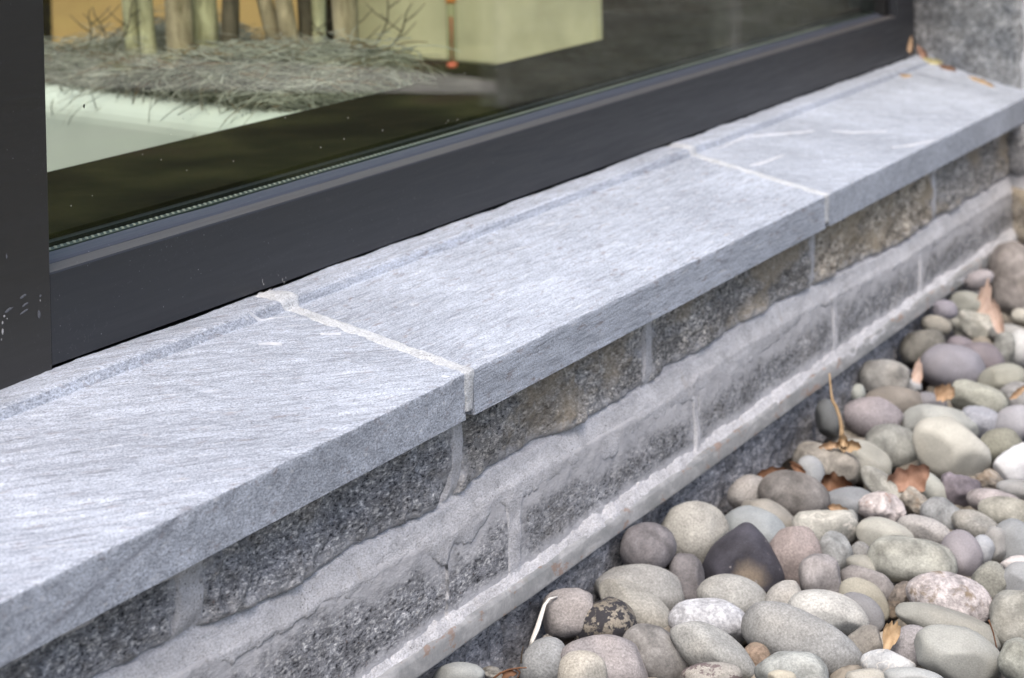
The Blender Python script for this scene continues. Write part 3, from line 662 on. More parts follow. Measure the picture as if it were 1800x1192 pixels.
def moss_strands(count, name, mat, rad, up=1.0, seed=1):
    V = []; F = []; r_ = random.Random(seed)
    for s in range(count):
        a, b = .03 + .94 * r_.random(), .03 + .94 * r_.random(); p = inn[0] * (1 - a) * (1 - b) + inn[1] * a * (1 - b) + inn[2] * a * b + inn[3] * (1 - a) * b
        x, y = p; z = moss_h(x, y) + r_.uniform(-.012, .012); th = r_.uniform(0, 6.28); el = r_.uniform(-.15, .45) * up; cur = r_.uniform(-7, 7); fall = r_.uniform(.3, 1.6)
        L = r_.uniform(.05, .17); n = 8; rd = rad * r_.uniform(.6, 1.5); o = len(V); st = L / n
        for i in range(n + 1):
            ca, sa = math.cos(th), math.sin(th)
            for k in range(3):
                an = 2.094 * k; V.append((x - sa * rd * math.cos(an), y + ca * rd * math.cos(an), z + rd * math.sin(an)))
            x += ca * math.cos(el) * st; y += sa * math.cos(el) * st; z += math.sin(el) * st; th += cur / n * 1.6 + r_.uniform(-.25, .25); el -= fall / n
        for i in range(n):
            for k in range(3): F.append((o + i * 3 + k, o + i * 3 + (k + 1) % 3, o + i * 3 + 3 + (k + 1) % 3, o + i * 3 + 3 + k))
    ob = mobj(name, V, F, mat, pln); ob['kind'] = 'stuff'; return ob
moss_strands(16000, 'moss_strands', plain('grey green moss', (0.185, 0.185, 0.17, 1), 0.9, 20, 0.5, 0), .00075, 1.0, 3)
moss_strands(8000, 'moss_strands', plain('pale dry moss', (0.37, 0.37, 0.355, 1), 0.9, 20, 0.4, 0), .0007, 1.2, 4)
moss_strands(1600, 'moss_strands', plain('brown dry moss', (0.16, 0.11, 0.07, 1), 0.9, 20, 0.4, 0), .0008, 1.3, 6)
# bare branches in the planter
def bark(name, c1, c2):
    n = N(name); a = n.noise(n.coord(scale=(1, 1, .25)), 60, 5, 0.65, .5); b = n.noise(n.coord(), 14, 3, .6)
    c = n.ramp(a, [(0.3, c1), (0.62, c2)]); c = n.mix(.8, c, n.ramp(b, [(.3, .6), (.7, 1.25)]), 'MULTIPLY')
    return n.done(c, .85, n.bump(a, .6, .003), spec=.2)
B1 = bark('olive bark', (0.24, 0.225, 0.14, 1), (0.50, 0.48, 0.34, 1)); B2 = bark('brown bark', (0.18, 0.145, 0.10, 1), (0.42, 0.35, 0.26, 1)); B3 = bark('dark bark', (0.04, 0.035, 0.028, 1), (0.12, 0.10, 0.08, 1))
BR = [(237, 88, 26, -1.5, B1, 'thin olive trunk, first from the window post', 1.46), (261, 90, 26, -1.0, B1, 'thin olive trunk touching the first one by the post', 1.42), (320, 92, 44, 0.5, B2, 'stout brown trunk in front of a dark gap', 1.38),
      (366, 60, 44, -3, B1, 'pale green smooth trunk right of the stout brown one', 1.62), (408, 62, 30, 0, B3, 'dark blurred trunk before the orange board', 1.85), (487, 82, 26, -14, B2, 'leaning thin trunk at the middle of the clump', 1.52),
      (514, 84, 30, -9, B2, 'brown trunk beside the leaning thin one', 1.55), (532, 80, 24, 0, B3, 'dark trunk behind the pair of brown trunks', 1.75), (556, 80, 24, 2, B1, 'slim mottled trunk left of the rightmost trunk', 1.62), (606, 92, 42, 1, B2, 'rightmost trunk of the clump, thick and brown', 1.58)]
for px, py, w, lean, bm_, lab, xx in BR:
    p = at(px, py, 2, .178 if py >= 80 else .205); Zd = (p - CAMP) @ _f; r0 = w / 2 * Zd / FPX; p = np.array([p[0], p[1], 0.10]); rgt = np.array([_r0[0], _r0[1], 0]); ph = random.uniform(0, 6)
    pts = [p + rgt * (math.tan(math.radians(lean)) * (h - .1) + .006 * math.sin(h * 9 + ph)) + np.array([0, 0, h]) for h in np.linspace(0, .75, 14)]
    pts = [(q[0], q[1], q[2]) for q in pts]
    o = MB().tube(pts, [r0 * (1.12 - .25 * i / 13 + .05 * math.sin(i * 2.1 + ph)) for i in range(14)], 14).build('tree_trunk', bm_, smooth=True)
    tag(o, lab, 'trunk', 'bare trunks standing in the planter')
# small twigs
tw = 0
for px, py, L, az in ((650, 25, .15, .3), (672, 62, .12, .5), (640, 70, .10, -.4), (190, 60, .10, -.3), (196, 50, .12, .4), (150, 50, .09, .1), (585, 20, .1, -.5)):
    p = at(px, 78 if px > 400 else 72, 2, .185 if px > 400 else .20); pts = []; z = p[2] - .03
    rgt = np.array([_r0[0], _r0[1], 0]); q = np.array([p[0], p[1], z])
    for i in range(7): pts.append(tuple(q)); q = q + rgt * math.sin(az + .35 * math.sin(i * 1.3)) * L / 6 + np.array([0, 0, L / 6 * math.cos(az)])
    mb = MB().tube(pts, [.0022 - .0002 * i for i in range(7)], 5)
    for k in (2, 3, 4):
        b0 = np.array(pts[k]); s = (-1) ** k; mb.tube([tuple(b0), tuple(b0 + rgt * .02 * s + np.array([0, 0, .014])), tuple(b0 + rgt * .04 * s + np.array([0, 0, .035]))], [.0013, .001, .0006], 4)
    mb.build('twig', B3, pln, smooth=True)
# glass tube with red liquid
tb = at(795, 118, 2, -0.05)
_n = N('tube glass'); _lw = _n.n('LayerWeight'); _lw.inputs['Blend'].default_value = .5
_tr = _n.n('BsdfTransparent'); _tr.inputs[0].default_value = (.9, .92, .85, 1); _gl = _n.n('BsdfPrincipled'); _gl.inputs['Base Color'].default_value = (.12, .12, .08, 1); _gl.inputs['Roughness'].default_value = .1
_mx = _n.n('MixShader'); _n.l(_n.math('POWER', _lw.outputs['Facing'], 2.5), _mx.inputs[0]); _n.l(_tr.outputs[0], _mx.inputs[1]); _n.l(_gl.outputs[0], _mx.inputs[2]); _n.l(_mx.outputs[0], _n.out.inputs[0]); M_TUBE = _n.m
M_RED = plain('red liquid', (0.55, 0.12, 0.08, 1), .4, 20, .1, 0); M_ORNG = plain('orange cap', (0.45, 0.16, 0.04, 1), .5, 20, .1, 0)
tube = empty('glass_tube', tuple(tb)); tag(tube, 'slim clear glass tube of red liquid standing before the cream board', 'tube')
kz = ((tb - CAMP) @ _f) / FPX
MB().tube([(tb[0], tb[1], tb[2] + .004), (tb[0], tb[1], tb[2] + .45)], 8.5 * kz, 16).build('tube_wall', M_TUBE, tube, True)
MB().tube([(tb[0], tb[1], tb[2] + .012), (tb[0], tb[1], tb[2] + 88 * kz)], 2.6 * kz, 10).build('red_liquid', M_RED, tube, True)
MB().tube([(tb[0], tb[1], tb[2]), (tb[0], tb[1], tb[2] + .004), (tb[0], tb[1], tb[2] + .012)], [8.9 * kz, 8.9 * kz, 8.6 * kz], 14).build('red_foot', M_RED, tube, True)
MB().tube([(tb[0], tb[1], tb[2] + 112 * kz), (tb[0], tb[1], tb[2] + 122 * kz)], 9.2 * kz, 14).build('orange_band', M_ORNG, tube, True)

# ------------------------------------------------------------------ river stones
def stone_mat(name, speck=0.35, sscale=600, mott=0.3, mscale=25, rough=0.75, second=None, sthr=(0.5, 0.6), s2scale=30, bumpk=0.25, vein=0.0):
    n = N(name); oi = n.n('ObjectInfo'); tc = n.n('TexCoord'); mp = n.n('Mapping')
    n.l(tc.outputs['Object'], mp.inputs[0])
    cx = n.n('CombineXYZ'); r = n.math('MULTIPLY', oi.outputs['Random'], 37.0)
    for i in range(3): n.l(r, cx.inputs[i])
    n.l(cx.outputs[0], mp.inputs['Location']); v = mp.outputs[0]
    base = oi.outputs['Color']
    sscale *= .7; speck *= .95; mott *= 1.25
    f = n.noise(v, sscale, 3, .75); m = n.noise(v, mscale, 5, .6, .4)
    c = n.mix(1.0, base, n.ramp(f, [(.30, 1 - speck), (.5, 1.0), (.70, 1 + speck * 1.1)]), 'MULTIPLY')
    c = n.mix(1.0, c, n.ramp(m, [(.30, 1 - mott), (.55, 1.0), (.72, 1 + mott * .7)]), 'MULTIPLY')
    h2 = n.noise(v, 13, 2, .5)
    c = n.mix(n.ramp(h2, [(.5, 0.0), (.75, .20)]), c, n.mix(1.0, c, (1.12, .98, .80, 1), 'MULTIPLY'))
    if second is not None:
        s = n.noise(v, s2scale, 5, .7, .3)
        c = n.mix(n.ramp(s, [(sthr[0], 0.0), (sthr[1], 1.0)]), c, second)
    if vein:
        s = n.noise(v, 18, 3, .6, 1.0); k = n.math('ABSOLUTE', n.math('SUBTRACT', s, .5))
        c = n.mix(n.ramp(k, [(0.0, vein), (.02, 0.0)]), c, (.62, .6, .57, 1))
    dk = n.noise(v, 260, 2, .5)
    c = n.mix(n.ramp(dk, [(.70, 0.0), (.78, .35)]), c, (.05, .045, .04, 1))
    h = n.math('ADD', n.math('MULTIPLY', f, .5), n.math('MULTIPLY', m, 1.6))
    return n.done(c, rough, n.bump(h, bumpk, .003), spec=.3)
SM = {
 'sm': stone_mat('smooth river stone', .16, 700, .16, 22, .7),
 'sp': stone_mat('speckled river stone', .36, 520, .22, 26, .8),
 'mo': stone_mat('mottled river stone', .26, 480, .42, 34, .8),
 'gr': stone_mat('white granite stone', .4, 300, .45, 36, .75, (.22, .22, .24, 1), (.60, .72), 60, .5),
 'li': stone_mat('stained tan stone', .35, 420, .3, 30, .8, (.035, .035, .042, 1), (.465, .50), 85, .4),
 'qz': stone_mat('rough quartz stone', .3, 300, .45, 50, .6, (.30, .20, .17, 1), (.55, .66), 45, 1.0),
 've': stone_mat('veined river stone', .25, 500, .3, 25, .75, vein=.7),
 'pa': stone_mat('patchy river stone', .3, 480, .25, 26, .8, (.14, .115, .12, 1), (.52, .56), 26, .3),
 'cr': stone_mat('crusted river stone', .35, 350, .45, 45, .9, (.22, .18, .14, 1), (.5, .6), 30, .9),
}
def dark_mat():
    n = N('dark stone with tan patch'); v = n.coord(); f = n.noise(v, 500, 3, .7); m = n.noise(v, 30, 4, .6)
    c = n.mix(1.0, (.048, .048, .062, 1), n.ramp(m, [(.3, .65), (.7, 1.5)]), 'MULTIPLY')
    sx = n.n('SeparateXYZ'); n.l(v, sx.inputs[0])
    d = n.n('VectorMath', operation='DISTANCE'); n.l(v, d.inputs[0]); d.inputs[1].default_value = (.011, -.016, .034)
    e = n.math('ADD', d.outputs['Value'], n.math('MULTIPLY', n.math('SUBTRACT', m, .5), .03))
    c = n.mix(n.ramp(e, [(.008, 1.0), (.026, 0.0)]), c, (.26, .22, .18, 1))
    c = n.mix(.8, c, n.ramp(f, [(.3, .75), (.7, 1.3)]), 'MULTIPLY')
    w = n.noise(v, 120, 1, .5); c = n.mix(n.ramp(w, [(.73, 0), (.76, .7)]), c, (.36, .34, .34, 1))
    return n.done(c, .8, n.bump(m, .35, .003), spec=.3)
SM['dk'] = dark_mat()
def ico(sub):
    bm = bmesh.new(); bmesh.ops.create_icosphere(bm, subdivisions=sub, radius=1)
    v = np.array([tuple(x.co) for x in bm.verts]); f = [tuple(x.index for x in q.verts) for q in bm.faces]; bm.free(); return v, f
ICO4, ICO4F = ico(4); ICO2, ICO2F = ico(2)
GROUP = 'rounded river stones heaped along the wall'
KCOL = 0.95
ZSTONE = -0.362
def shape_pts(kind, S, seed):
    P = S.copy(); lp = lambda e: np.sign(P) * np.abs(P) ** e
    if kind == 'oval': k = .03
    elif kind == 'egg': P[:, 1] *= 1 + .22 * P[:, 0]; k = .035
    elif kind == 'eggl': P[:, 1] *= 1 - .22 * P[:, 0]; k = .035
    elif kind == 'block': P = lp(.72); k = .05
    elif kind == 'slab': P = lp(.80); P[:, 1] *= 1 - .20 * P[:, 0]; k = .03
    elif kind == 'tri':
        t = (P[:, 1] + 1) / 2; P[:, 0] *= 1.10 - .74 * t ** 1.6; P[:, 0] += .05 * t; k = .03
    elif kind == 'rough': k = .16
    else: k = .07
    k *= 1.6
    d = k * fbm(P * 1.1 + seed * 3.1, seed, 2) + k * .28 * fbm(P * 3.2 + seed, seed + 3, 3)
    if kind == 'rough': d = d + .05 * fbm(P * 6 + seed, seed + 6, 3)
    # worn facets : clip against a few random planes
    r_ = np.random.default_rng(seed); nf = {'block': 7, 'slab': 4, 'rough': 9, 'tri': 4}.get(kind, 5)
    P = P * (1 + d)[:, None]
    for _ in range(nf):
        nn = r_.normal(size=3); nn /= np.linalg.norm(nn); lim = r_.uniform(.76, .94) * (np.abs(P @ nn).max()); q = P @ nn - lim
        P = P - nn[None, :] * (np.where(q > 0, q * .82, 0))[:, None]
    return P
def stone(px, py, w, h, ang, kind, mat, rgb, label, zo=0.0, cdep=None, seed=None, top=True):
    d = raydir(px, py); fwd = d / np.linalg.norm(d)
    rt = np.cross(fwd, np.array([0, 0, 1.0])); rt /= np.linalg.norm(rt); up = np.cross(rt, fwd)
    rt, up = math.cos(ROLL) * rt + math.sin(ROLL) * up, -math.sin(ROLL) * rt + math.cos(ROLL) * up
    t = (ZSTONE + zo - CAMP[2]) / d[2]
    for _ in range(3):
        sc = t / FPX; a, b = w / 2 * sc, h / 2 * sc
        c = cdep * sc / 2 if cdep else min(.80 * (a + b) / 2 + .2 * b, 1.15 * b + .008)
        ymax = 0.012 - 0.75 * c
        if (CAMP + t * d)[1] > ymax: t = (ymax - CAMP[1]) / d[1]
    C = CAMP + t * d; an = -math.radians(ang)
    ex = math.cos(an) * rt + math.sin(an) * up; ey = -math.sin(an) * rt + math.cos(an) * up
    P = shape_pts(kind, ICO4, seed or int(px * 7 + py)) 
    P = P / np.abs(P).max(0) * np.array([a, b, c]) * 1.10
    o = mobj('river_stone', P, ICO4F, SM[mat])
    R = Matrix.Identity(4)
    for i in range(3): R[i][0], R[i][1], R[i][2], R[i][3] = ex[i], ey[i], -fwd[i], C[i]
    o.matrix_world = R; k = KCOL; g_ = sum(rgb) / 3; lc = lin(*[(g_ + (q - g_) * .62) * w_ for q, w_ in zip(rgb, (.985, 1.0, 1.03))], k); o.color = lc
    tag(o, label, 'stone', GROUP); return o
GREEN, BUFF, GREY, MAUVE, PALE, BROWN, SLATE, OLIVE = (158, 158, 148), (176, 172, 158), (150, 149, 147), (146, 137, 140), (186, 183, 178), (146, 134, 120), (118, 120, 126), (140, 138, 120)
STONES = [
 # bottom left, by the strip
 (807, 1188, 84, 44, 0, 'oval', 'sm', (156, 160, 154), 'smooth greenish stone lowest beside the metal strip'),
 (957, 1168, 74, 92, 38, 'oval', 'sp', (150, 153, 152), 'blue-grey stone leaning right beside the white plastic strip'),
 (1062, 1172, 148, 108, 14, 'egg', 'sp', (150, 143, 142), 'large mauve-grey stone behind the speckled tan one', .0),
 (1022, 1188, 84, 82, 0, 'oval', 'sp', (168, 163, 148), 'tan speckled stone in front of the large mauve-grey one', .02),
 (1002, 1080, 92, 82, -5, 'block', 'sp', (158, 149, 143), 'pinkish grey squarish stone just right of the white plastic strip', .0),
 (1062, 1100, 106, 88, -12, 'oval', 'li', (138, 127, 108), 'tan stone covered with black blotches', .016),
 (1120, 1072, 142, 72, 33, 'oval', 'sp', (165, 161, 147), 'long pale speckled stone sloping down to the right beside the black-blotched one', .0),
 (1122, 1040, 150, 88, 8, 'egg', 'sp', (156, 154, 146), 'broad grey stone lying behind the long pale speckled one'),
 (1138, 963, 94, 84, -12, 'oval', 'mo', (126, 120, 122), 'dark mauve-grey round stone resting against the metal strip', .01),
 (1222, 942, 114, 108, 0, 'oval', 'sp', (172, 168, 154), 'large round buff stone behind the dark triangular one'),
 (1208, 1020, 58, 88, -8, 'block', 'mo', (122, 116, 116), 'upright dark mauve stone left of the dark triangular one'),
 (1306, 990, 142, 128, 4, 'tri', 'dk', (90, 90, 100), 'dark blue-black triangular stone with a tan patch'),
 (1289, 1056, 120, 80, 8, 'oval', 'sp', (158, 157, 148), 'round grey-green stone just below the dark triangular one', .0),
 (1247, 1098, 134, 84, 8, 'oval', 'gr', (186, 187, 190), 'white granite stone with grey veins'),
 (1153, 1152, 120, 92, 30, 'oval', 'mo', (140, 136, 130), 'grey-brown stone pitted with dark dents at the bottom'),
 (1252, 1146, 158, 76, 28, 'oval', 'sp', (160, 160, 152), 'long grey-green stone lying below the white granite one', .01),
 (1329, 1156, 48, 48, 30, 'oval', 'cr', (150, 122, 96), 'small brown crusted stone beside the large grey slab'),
 (1250, 1192, 100, 50, -6, 'oval', 'pa', (164, 158, 145), 'beige stone with purple-brown patches on the bottom edge', .01),
 (1412, 1132, 208, 96, 20, 'slab', 'sp', (146, 147, 143), 'large flat grey slab, the longest stone at the bottom', .0),
 (1392, 1186, 120, 76, 6, 'egg', 'mo', (156, 160, 152), 'greenish mottled stone in front of the large grey slab', .015),
 (1374, 1192, 48, 26, 0, 'oval', 'sm', (190, 180, 152), 'little cream stone on the bottom edge', .03),
 (1456, 1082, 134, 76, 11, 'oval', 'sp', (182, 180, 170), 'pale oval stone lying on the large grey slab', .012),
 (1396, 985, 94, 108, -12, 'egg', 'sp', (156, 138, 130), 'pinkish brown rounded stone right of the dark triangular one'),
 (1442, 1014, 70, 74, 0, 'block', 'mo', (150, 143, 140), 'mauve-grey squarish stone in front of the pinkish brown one', .012),
 (1470, 978, 60, 80, -12, 'oval', 'mo', (150, 152, 148), 'grey-green stone standing behind the mauve-grey squarish one'),
 (1376, 1062, 58, 80, 14, 'egg', 'sp', (158, 154, 144), 'beige stone wedged left of the pale oval one'),
 (1538, 1006, 98, 44, 22, 'oval', 'sm', (152, 150, 136), 'thin olive stone on edge, rearmost of four stacked edge to edge', -.006),
 (1526, 1030, 96, 56, 26, 'oval', 'mo', (128, 121, 116), 'dark speckled stone, second from the back of four stacked edge to edge', .0, 40),
 (1519, 1056, 92, 62, 34, 'oval', 'sm', (158, 152, 130), 'buff stone, third from the back of four stacked edge to edge', .003, 34),
 (1512, 1080, 82, 62, 34, 'oval', 'sm', (126, 125, 125), 'slate grey stone, foremost of four stacked edge to edge', .006, 34),
 (1580, 1052, 34, 70, 24, 'rough', 'cr', (136, 122, 108), 'narrow brown stone beside the big pale pink one'),
 (1672, 1056, 148, 88, 12, 'oval', 'cr', (190, 178, 174), 'big pale pink oval stone with cream flecks', .012),
 (1604, 988, 150, 76, 6, 'block', 'mo', (160, 160, 144), 'greenish flat-topped stone with a brown underside', .006),
 (1688, 980, 72, 86, 0, 'oval', 'sm', (146, 138, 141), 'mauve-grey rounded stone right of the greenish flat-topped one', -.004),
 (1665, 1102, 176, 58, 16, 'egg', 'sm', (148, 147, 134), 'long olive-grey stone under the big pale pink one', .0),
 (1684, 1152, 148, 90, 12, 'oval', 'sm', (158, 159, 148), 'large smooth grey-green disc at the bottom right', .012),
 (1606, 1142, 78, 76, 0, 'oval', 'sp', (154, 147, 145), 'mauve-grey stone half behind the large smooth disc', .0),
 (1562, 1170, 90, 50, 6, 'oval', 've', (184, 186, 184), 'pale stone with a chipped brown lower edge at the bottom'),
 (1525, 1194, 74, 36, 4, 'oval', 'sm', (172, 168, 152), 'buff stone low on the bottom edge, before the pale chipped one', .01),
 (1606, 1196, 100, 40, 4, 'oval', 'sm', (160, 164, 160), 'pale green-grey stone on the bottom edge under the large disc', .012),
 (1522, 1132, 60, 54, -24, 'block', 'mo', (148, 140, 126), 'grey-brown stone beside the tan leaf'),
 (1796, 1095, 108, 104, 0, 'block', 'mo', (148, 146, 132), 'big olive-grey stone cut off by the right border'),
 (1800, 1168, 84, 70, 30, 'block', 'mo', (154, 156, 140), 'greenish yellow stone in the bottom right corner', .02),
 (1741, 1023, 60, 56, -38, 'block', 'sp', (140, 139, 124), 'small olive stone above the right end of the big pale pink one'),
 (1797, 1026, 70, 68, 0, 'oval', 'sm', (148, 152, 153), 'blue-grey stone at the right border, above the big olive-grey one'),
 (1790, 992, 58, 28, -6, 'oval', 'sm', (200, 190, 184), 'small pinkish white stone by the right border', .01),
 (1727, 968, 40, 52, 10, 'oval', 'sm', (160, 164, 168), 'small pale blue stone right of the mauve-grey rounded one'),
 (1749, 960, 46, 62, 12, 'block', 'sm', (148, 146, 140), 'grey stone right of the small pale blue one'),
 (1781, 957, 68, 80, -10, 'oval', 'sm', (138, 142, 142), 'slate-green stone near the right border below the broad olive one'),
 # middle band
 (1512, 974, 36, 40, -8, 'oval', 'sp', (146, 144, 138), 'small grey stone left of the greenish flat-topped one'),
 (1556, 942, 94, 56, 6, 'eggl', 'sm', (174, 172, 156), 'pale buff oval stone below the pink quartz lump'),
 (1626, 934, 92, 46, 14, 'oval', 'sp', (172, 166, 158), 'pale pinkish stone right of the pale buff oval one'),
 (1546, 897, 86, 60, 0, 'rough', 'qz', (196, 182, 176), 'rough pink quartz lump'),
 (1566, 872, 124, 46, 42, 'oval', 'mo', (158, 156, 142), 'long narrow stone sloping down behind the pink quartz lump'),
 (1494, 886, 86, 56, 6, 'egg', 'sm', (132, 136, 138), 'smooth slate-blue stone left of the pink quartz lump'),
 (1453, 928, 112, 66, -2, 'block', 've', (166, 165, 152), 'pale green-buff stone with white chips'),
 (1394, 874, 122, 82, 12, 'oval', 'mo', (124, 118, 112), 'dark brownish-mauve stone near the curled brown leaf', .012),
 (1315, 870, 72, 64, -20, 'egg', 'sp', (160, 154, 146), 'beige rounded stone by the wall, left of the dark brownish-mauve one'),
 (1328, 936, 112, 80, 12, 'oval', 'sm', (150, 157, 156), 'bluish smooth stone behind the dark triangular one', .006),
 (1352, 912, 98, 56, 26, 'oval', 'sm', (152, 146, 132), 'tan stone tucked behind the bluish smooth one', .0),
 (1423, 836, 50, 66, -6, 'oval', 'sm', (154, 158, 158), 'small upright bluish oval stone below the cracked tan one'),
 (1453, 818, 112, 66, 16, 'block', 'mo', (158, 149, 132), 'cracked tan stone under the dry stalked leaf'),
 (1516, 814, 98, 70, 22, 'oval', 'sm', (160, 158, 142), 'pale olive stone joined to the right of the cracked tan one', -.004),
 (1672, 791, 132, 100, 28, 'oval', 'sm', (184, 180, 162), 'big cream oval stone tilted down to the right', .016),
 (1652, 748, 126, 62, 8, 'oval', 'sm', (160, 163, 154), 'grey-green stone behind the big cream oval one'),
 (1568, 786, 92, 74, 0, 'block', 'mo', (142, 144, 135), 'blocky greenish stone left of the big cream oval one'),
 (1760, 786, 78, 60, -8, 'oval', 'sp', (140, 138, 116), 'olive stone right of the big cream oval one'),
 (1794, 818, 90, 62, -28, 'block', 'sm', (212, 212, 212), 'white stone cut off by the right border'),
 (1687, 862, 72, 54, 10, 'rough', 'mo', (126, 114, 122), 'purple angular stone below the big cream oval one'),
 (1736, 846, 54, 42, 10, 'rough', 'cr', (148, 136, 120), 'earthy brown stone left of the white one'),
 (1788, 862, 70, 34, 6, 'oval', 'sm', (150, 150, 146), 'flat grey stone just below the white one'),
 (1750, 884, 94, 42, 8, 'oval', 'mo', (158, 146, 142), 'pinkish grey stone right of the purple angular one'),
 (1776, 908, 108, 60, 10, 'oval', 'mo', (154, 150, 132), 'broad olive stone under the pinkish grey one', .006),
 (1632, 860, 82, 48, 32, 'oval', 'sm', (166, 168, 154), 'pale green stone right of the large reddish leaf'),
 (1612, 886, 56, 40, 30, 'rough', 'cr', (158, 148, 130), 'crusty tan stone under the pale green one by the reddish leaf'),
 (1660, 910, 82, 60, 40, 'block', 'mo', (142, 144, 142), 'speckled blue-grey stone sloping down below the crusty tan one'),
 (1718, 928, 88, 50, 25, 'oval', 'sp', (150, 147, 136), 'grey-tan stone left of the broad olive one'),
 # by the wall and far end
 (1533, 736, 100, 72, 10, 'egg', 'sp', (146, 136, 138), 'big mauve stone beside the dry leaf stalk', .006),
 (1457, 738, 44, 66, -10, 'oval', 'sm', (100, 104, 104), 'dark slate oval stone behind the dry leaf stalk'),
 (1508, 692, 24, 32, 10, 'oval', 'sm', (168, 172, 158), 'tiny pale green stone above the big mauve one', .012),
 (1556, 668, 84, 66, 0, 'block', 'mo', (152, 149, 140), 'mottled grey stone by the strip above the taupe oval one'),
 (1570, 708, 104, 58, -8, 'oval', 'sm', (140, 130, 116), 'taupe oval stone behind the big mauve one', .004),
 (1674, 648, 106, 80, 6, 'oval', 'sm', (138, 134, 142), 'large round purple-grey stone', .01),
 (1728, 632, 72, 56, 20, 'oval', 'sm', (126, 115, 120), 'dark mauve stone behind the large round purple-grey one'),
 (1686, 610, 54, 36, 10, 'oval', 'sm', (138, 126, 132), 'small mauve stone above the large round purple-grey one'),
 (1711, 578, 96, 62, 24, 'rough', 've', (166, 165, 150), 'cream and olive banded stone behind the mauve pair'),
 (1622, 612, 78, 60, -16, 'block', 'mo', (118, 114, 102), 'dark olive stone close to the end of the metal strip'),
 (1764, 668, 84, 52, -10, 'oval', 'sm', (152, 152, 134), 'pale olive stone right of the large round purple-grey one'),
 (1721, 702, 98, 58, 10, 'block', 'sp', (164, 164, 144), 'pale olive oval stone right of the orange leaf', .006),
 (1788, 702, 58, 56, -30, 'oval', 'mo', (136, 134, 130), 'dark grey stone at the right border above the slate-blue pair'),
 (1723, 744, 68, 54, 8, 'block', 'sp', (148, 150, 158), 'slate-blue speckled stone right of the grey-green one'),
 (1786, 748, 78, 66, -20, 'oval', 'sm', (156, 154, 158), 'lilac-grey stone at the right border, right of the slate-blue one'),
 (1636, 710, 56, 38, 12, 'oval', 'sm', (126, 124, 128), 'small dark slate stone below the orange leaf'),
 (1603, 680, 34, 26, 0, 'oval', 'sm', (166, 168, 168), 'small pale grey stone left of the orange leaf'),
 (1768, 616, 40, 58, 0, 'block', 'mo', (142, 143, 134), 'grey-green upright stone left of the white one at the border'),
 (1794, 614, 44, 62, 0, 'oval', 'sm', (190, 190, 184), 'whitish upright stone at the right border'),
 (1774, 588, 66, 34, 4, 'oval', 'sm', (150, 148, 140), 'flat grey stone under the far boulder'),
 (1645, 572, 52, 32, 8, 'oval', 'sp', (150, 144, 128), 'tan stone touching the end of the metal strip'),
 (1700, 534, 62, 40, 8, 'oval', 'sm', (156, 156, 140), 'olive-grey stone beside the pale pink leaf'),
 (1660, 546, 44, 34, 0, 'oval', 'sm', (142, 136, 146), 'small lilac stone at the far end of the strip'),
 (1720, 492, 52, 30, -24, 'oval', 'sm', (160, 150, 150), 'small pinkish stone at the foot of the end wall'),
 (1796, 556, 36, 26, 0, 'oval', 'sm', (186, 180, 160), 'tiny cream stone below the far boulder'),
 (1784, 498, 82, 140, -8, 'block', 'mo', (146, 136, 128), 'tall spotted brown boulder at the far right', .03),
]
for s in STONES: stone(*s)

# earth, grit and buried pebbles filling the gaps (nobody could count them)
mats_fill = []
V = []; F = []; r_ = np.random.default_rng(11)
for k in range(900):
    x = r_.uniform(-1.6, 3.4); y = -abs(r_.normal(0, .45)) + .005
    if y < -.9: continue
    s = r_.uniform(.010, .034); P = shape_pts('oval', ICO2, int(k)) * np.array([s * r_.uniform(.9, 1.5), s * r_.uniform(.8, 1.2), s * .7]); t = r_.uniform(0, 6.28); c, sn = math.cos(t), math.sin(t)
    P = np.stack([P[:, 0] * c - P[:, 1] * sn, P[:, 0] * sn + P[:, 1] * c, P[:, 2]], -1) + np.array([x, min(y, .02 - s), -.394 + s * .15]); o_ = len(V)
    V += P.tolist(); F += [tuple(i + o_ for i in f) for f in ICO2F]
bed = mobj('gravel', V, F, plain('earthy grit', (.24, .22, .19, 1), .9, 45, .5, .4)); tag(bed, 'grit and half-buried pebbles filling the gaps between the river stones', 'gravel', kind='stuff')
# the heap goes on outside the picture
V = []; F = []
for k in range(520):
    x = r_.uniform(-1.8, 4.0); y = r_.uniform(-.9, -.05); p = np.array([x, y, -.365]); d = p - CAMP; z = d @ _f
    if z > .3:
        px = 900 + FPX * (d @ _r) / z; py = 596 + SHY - FPX * (d @ _u) / z
        if -120 < px < 1890 and py < 1275: continue
    s = r_.uniform(.03, .055); P = shape_pts('oval', ICO2, 900 + k) * np.array([s * 1.3, s, s * .65]); t = r_.uniform(0, 6.28); c, sn = math.cos(t), math.sin(t)
    P = np.stack([P[:, 0] * c - P[:, 1] * sn, P[:, 0] * sn + P[:, 1] * c, P[:, 2]], -1) + p; o_ = len(V)
    V += P.tolist(); F += [tuple(i + o_ for i in f) for f in ICO2F]
tag(mobj('pebble_bed', V, F, plain('grey river pebbles', (.22, .215, .205, 1), .8, 9, .45, .3)), 'more grey river stones beyond the ones in view', 'pebbles', kind='stuff')

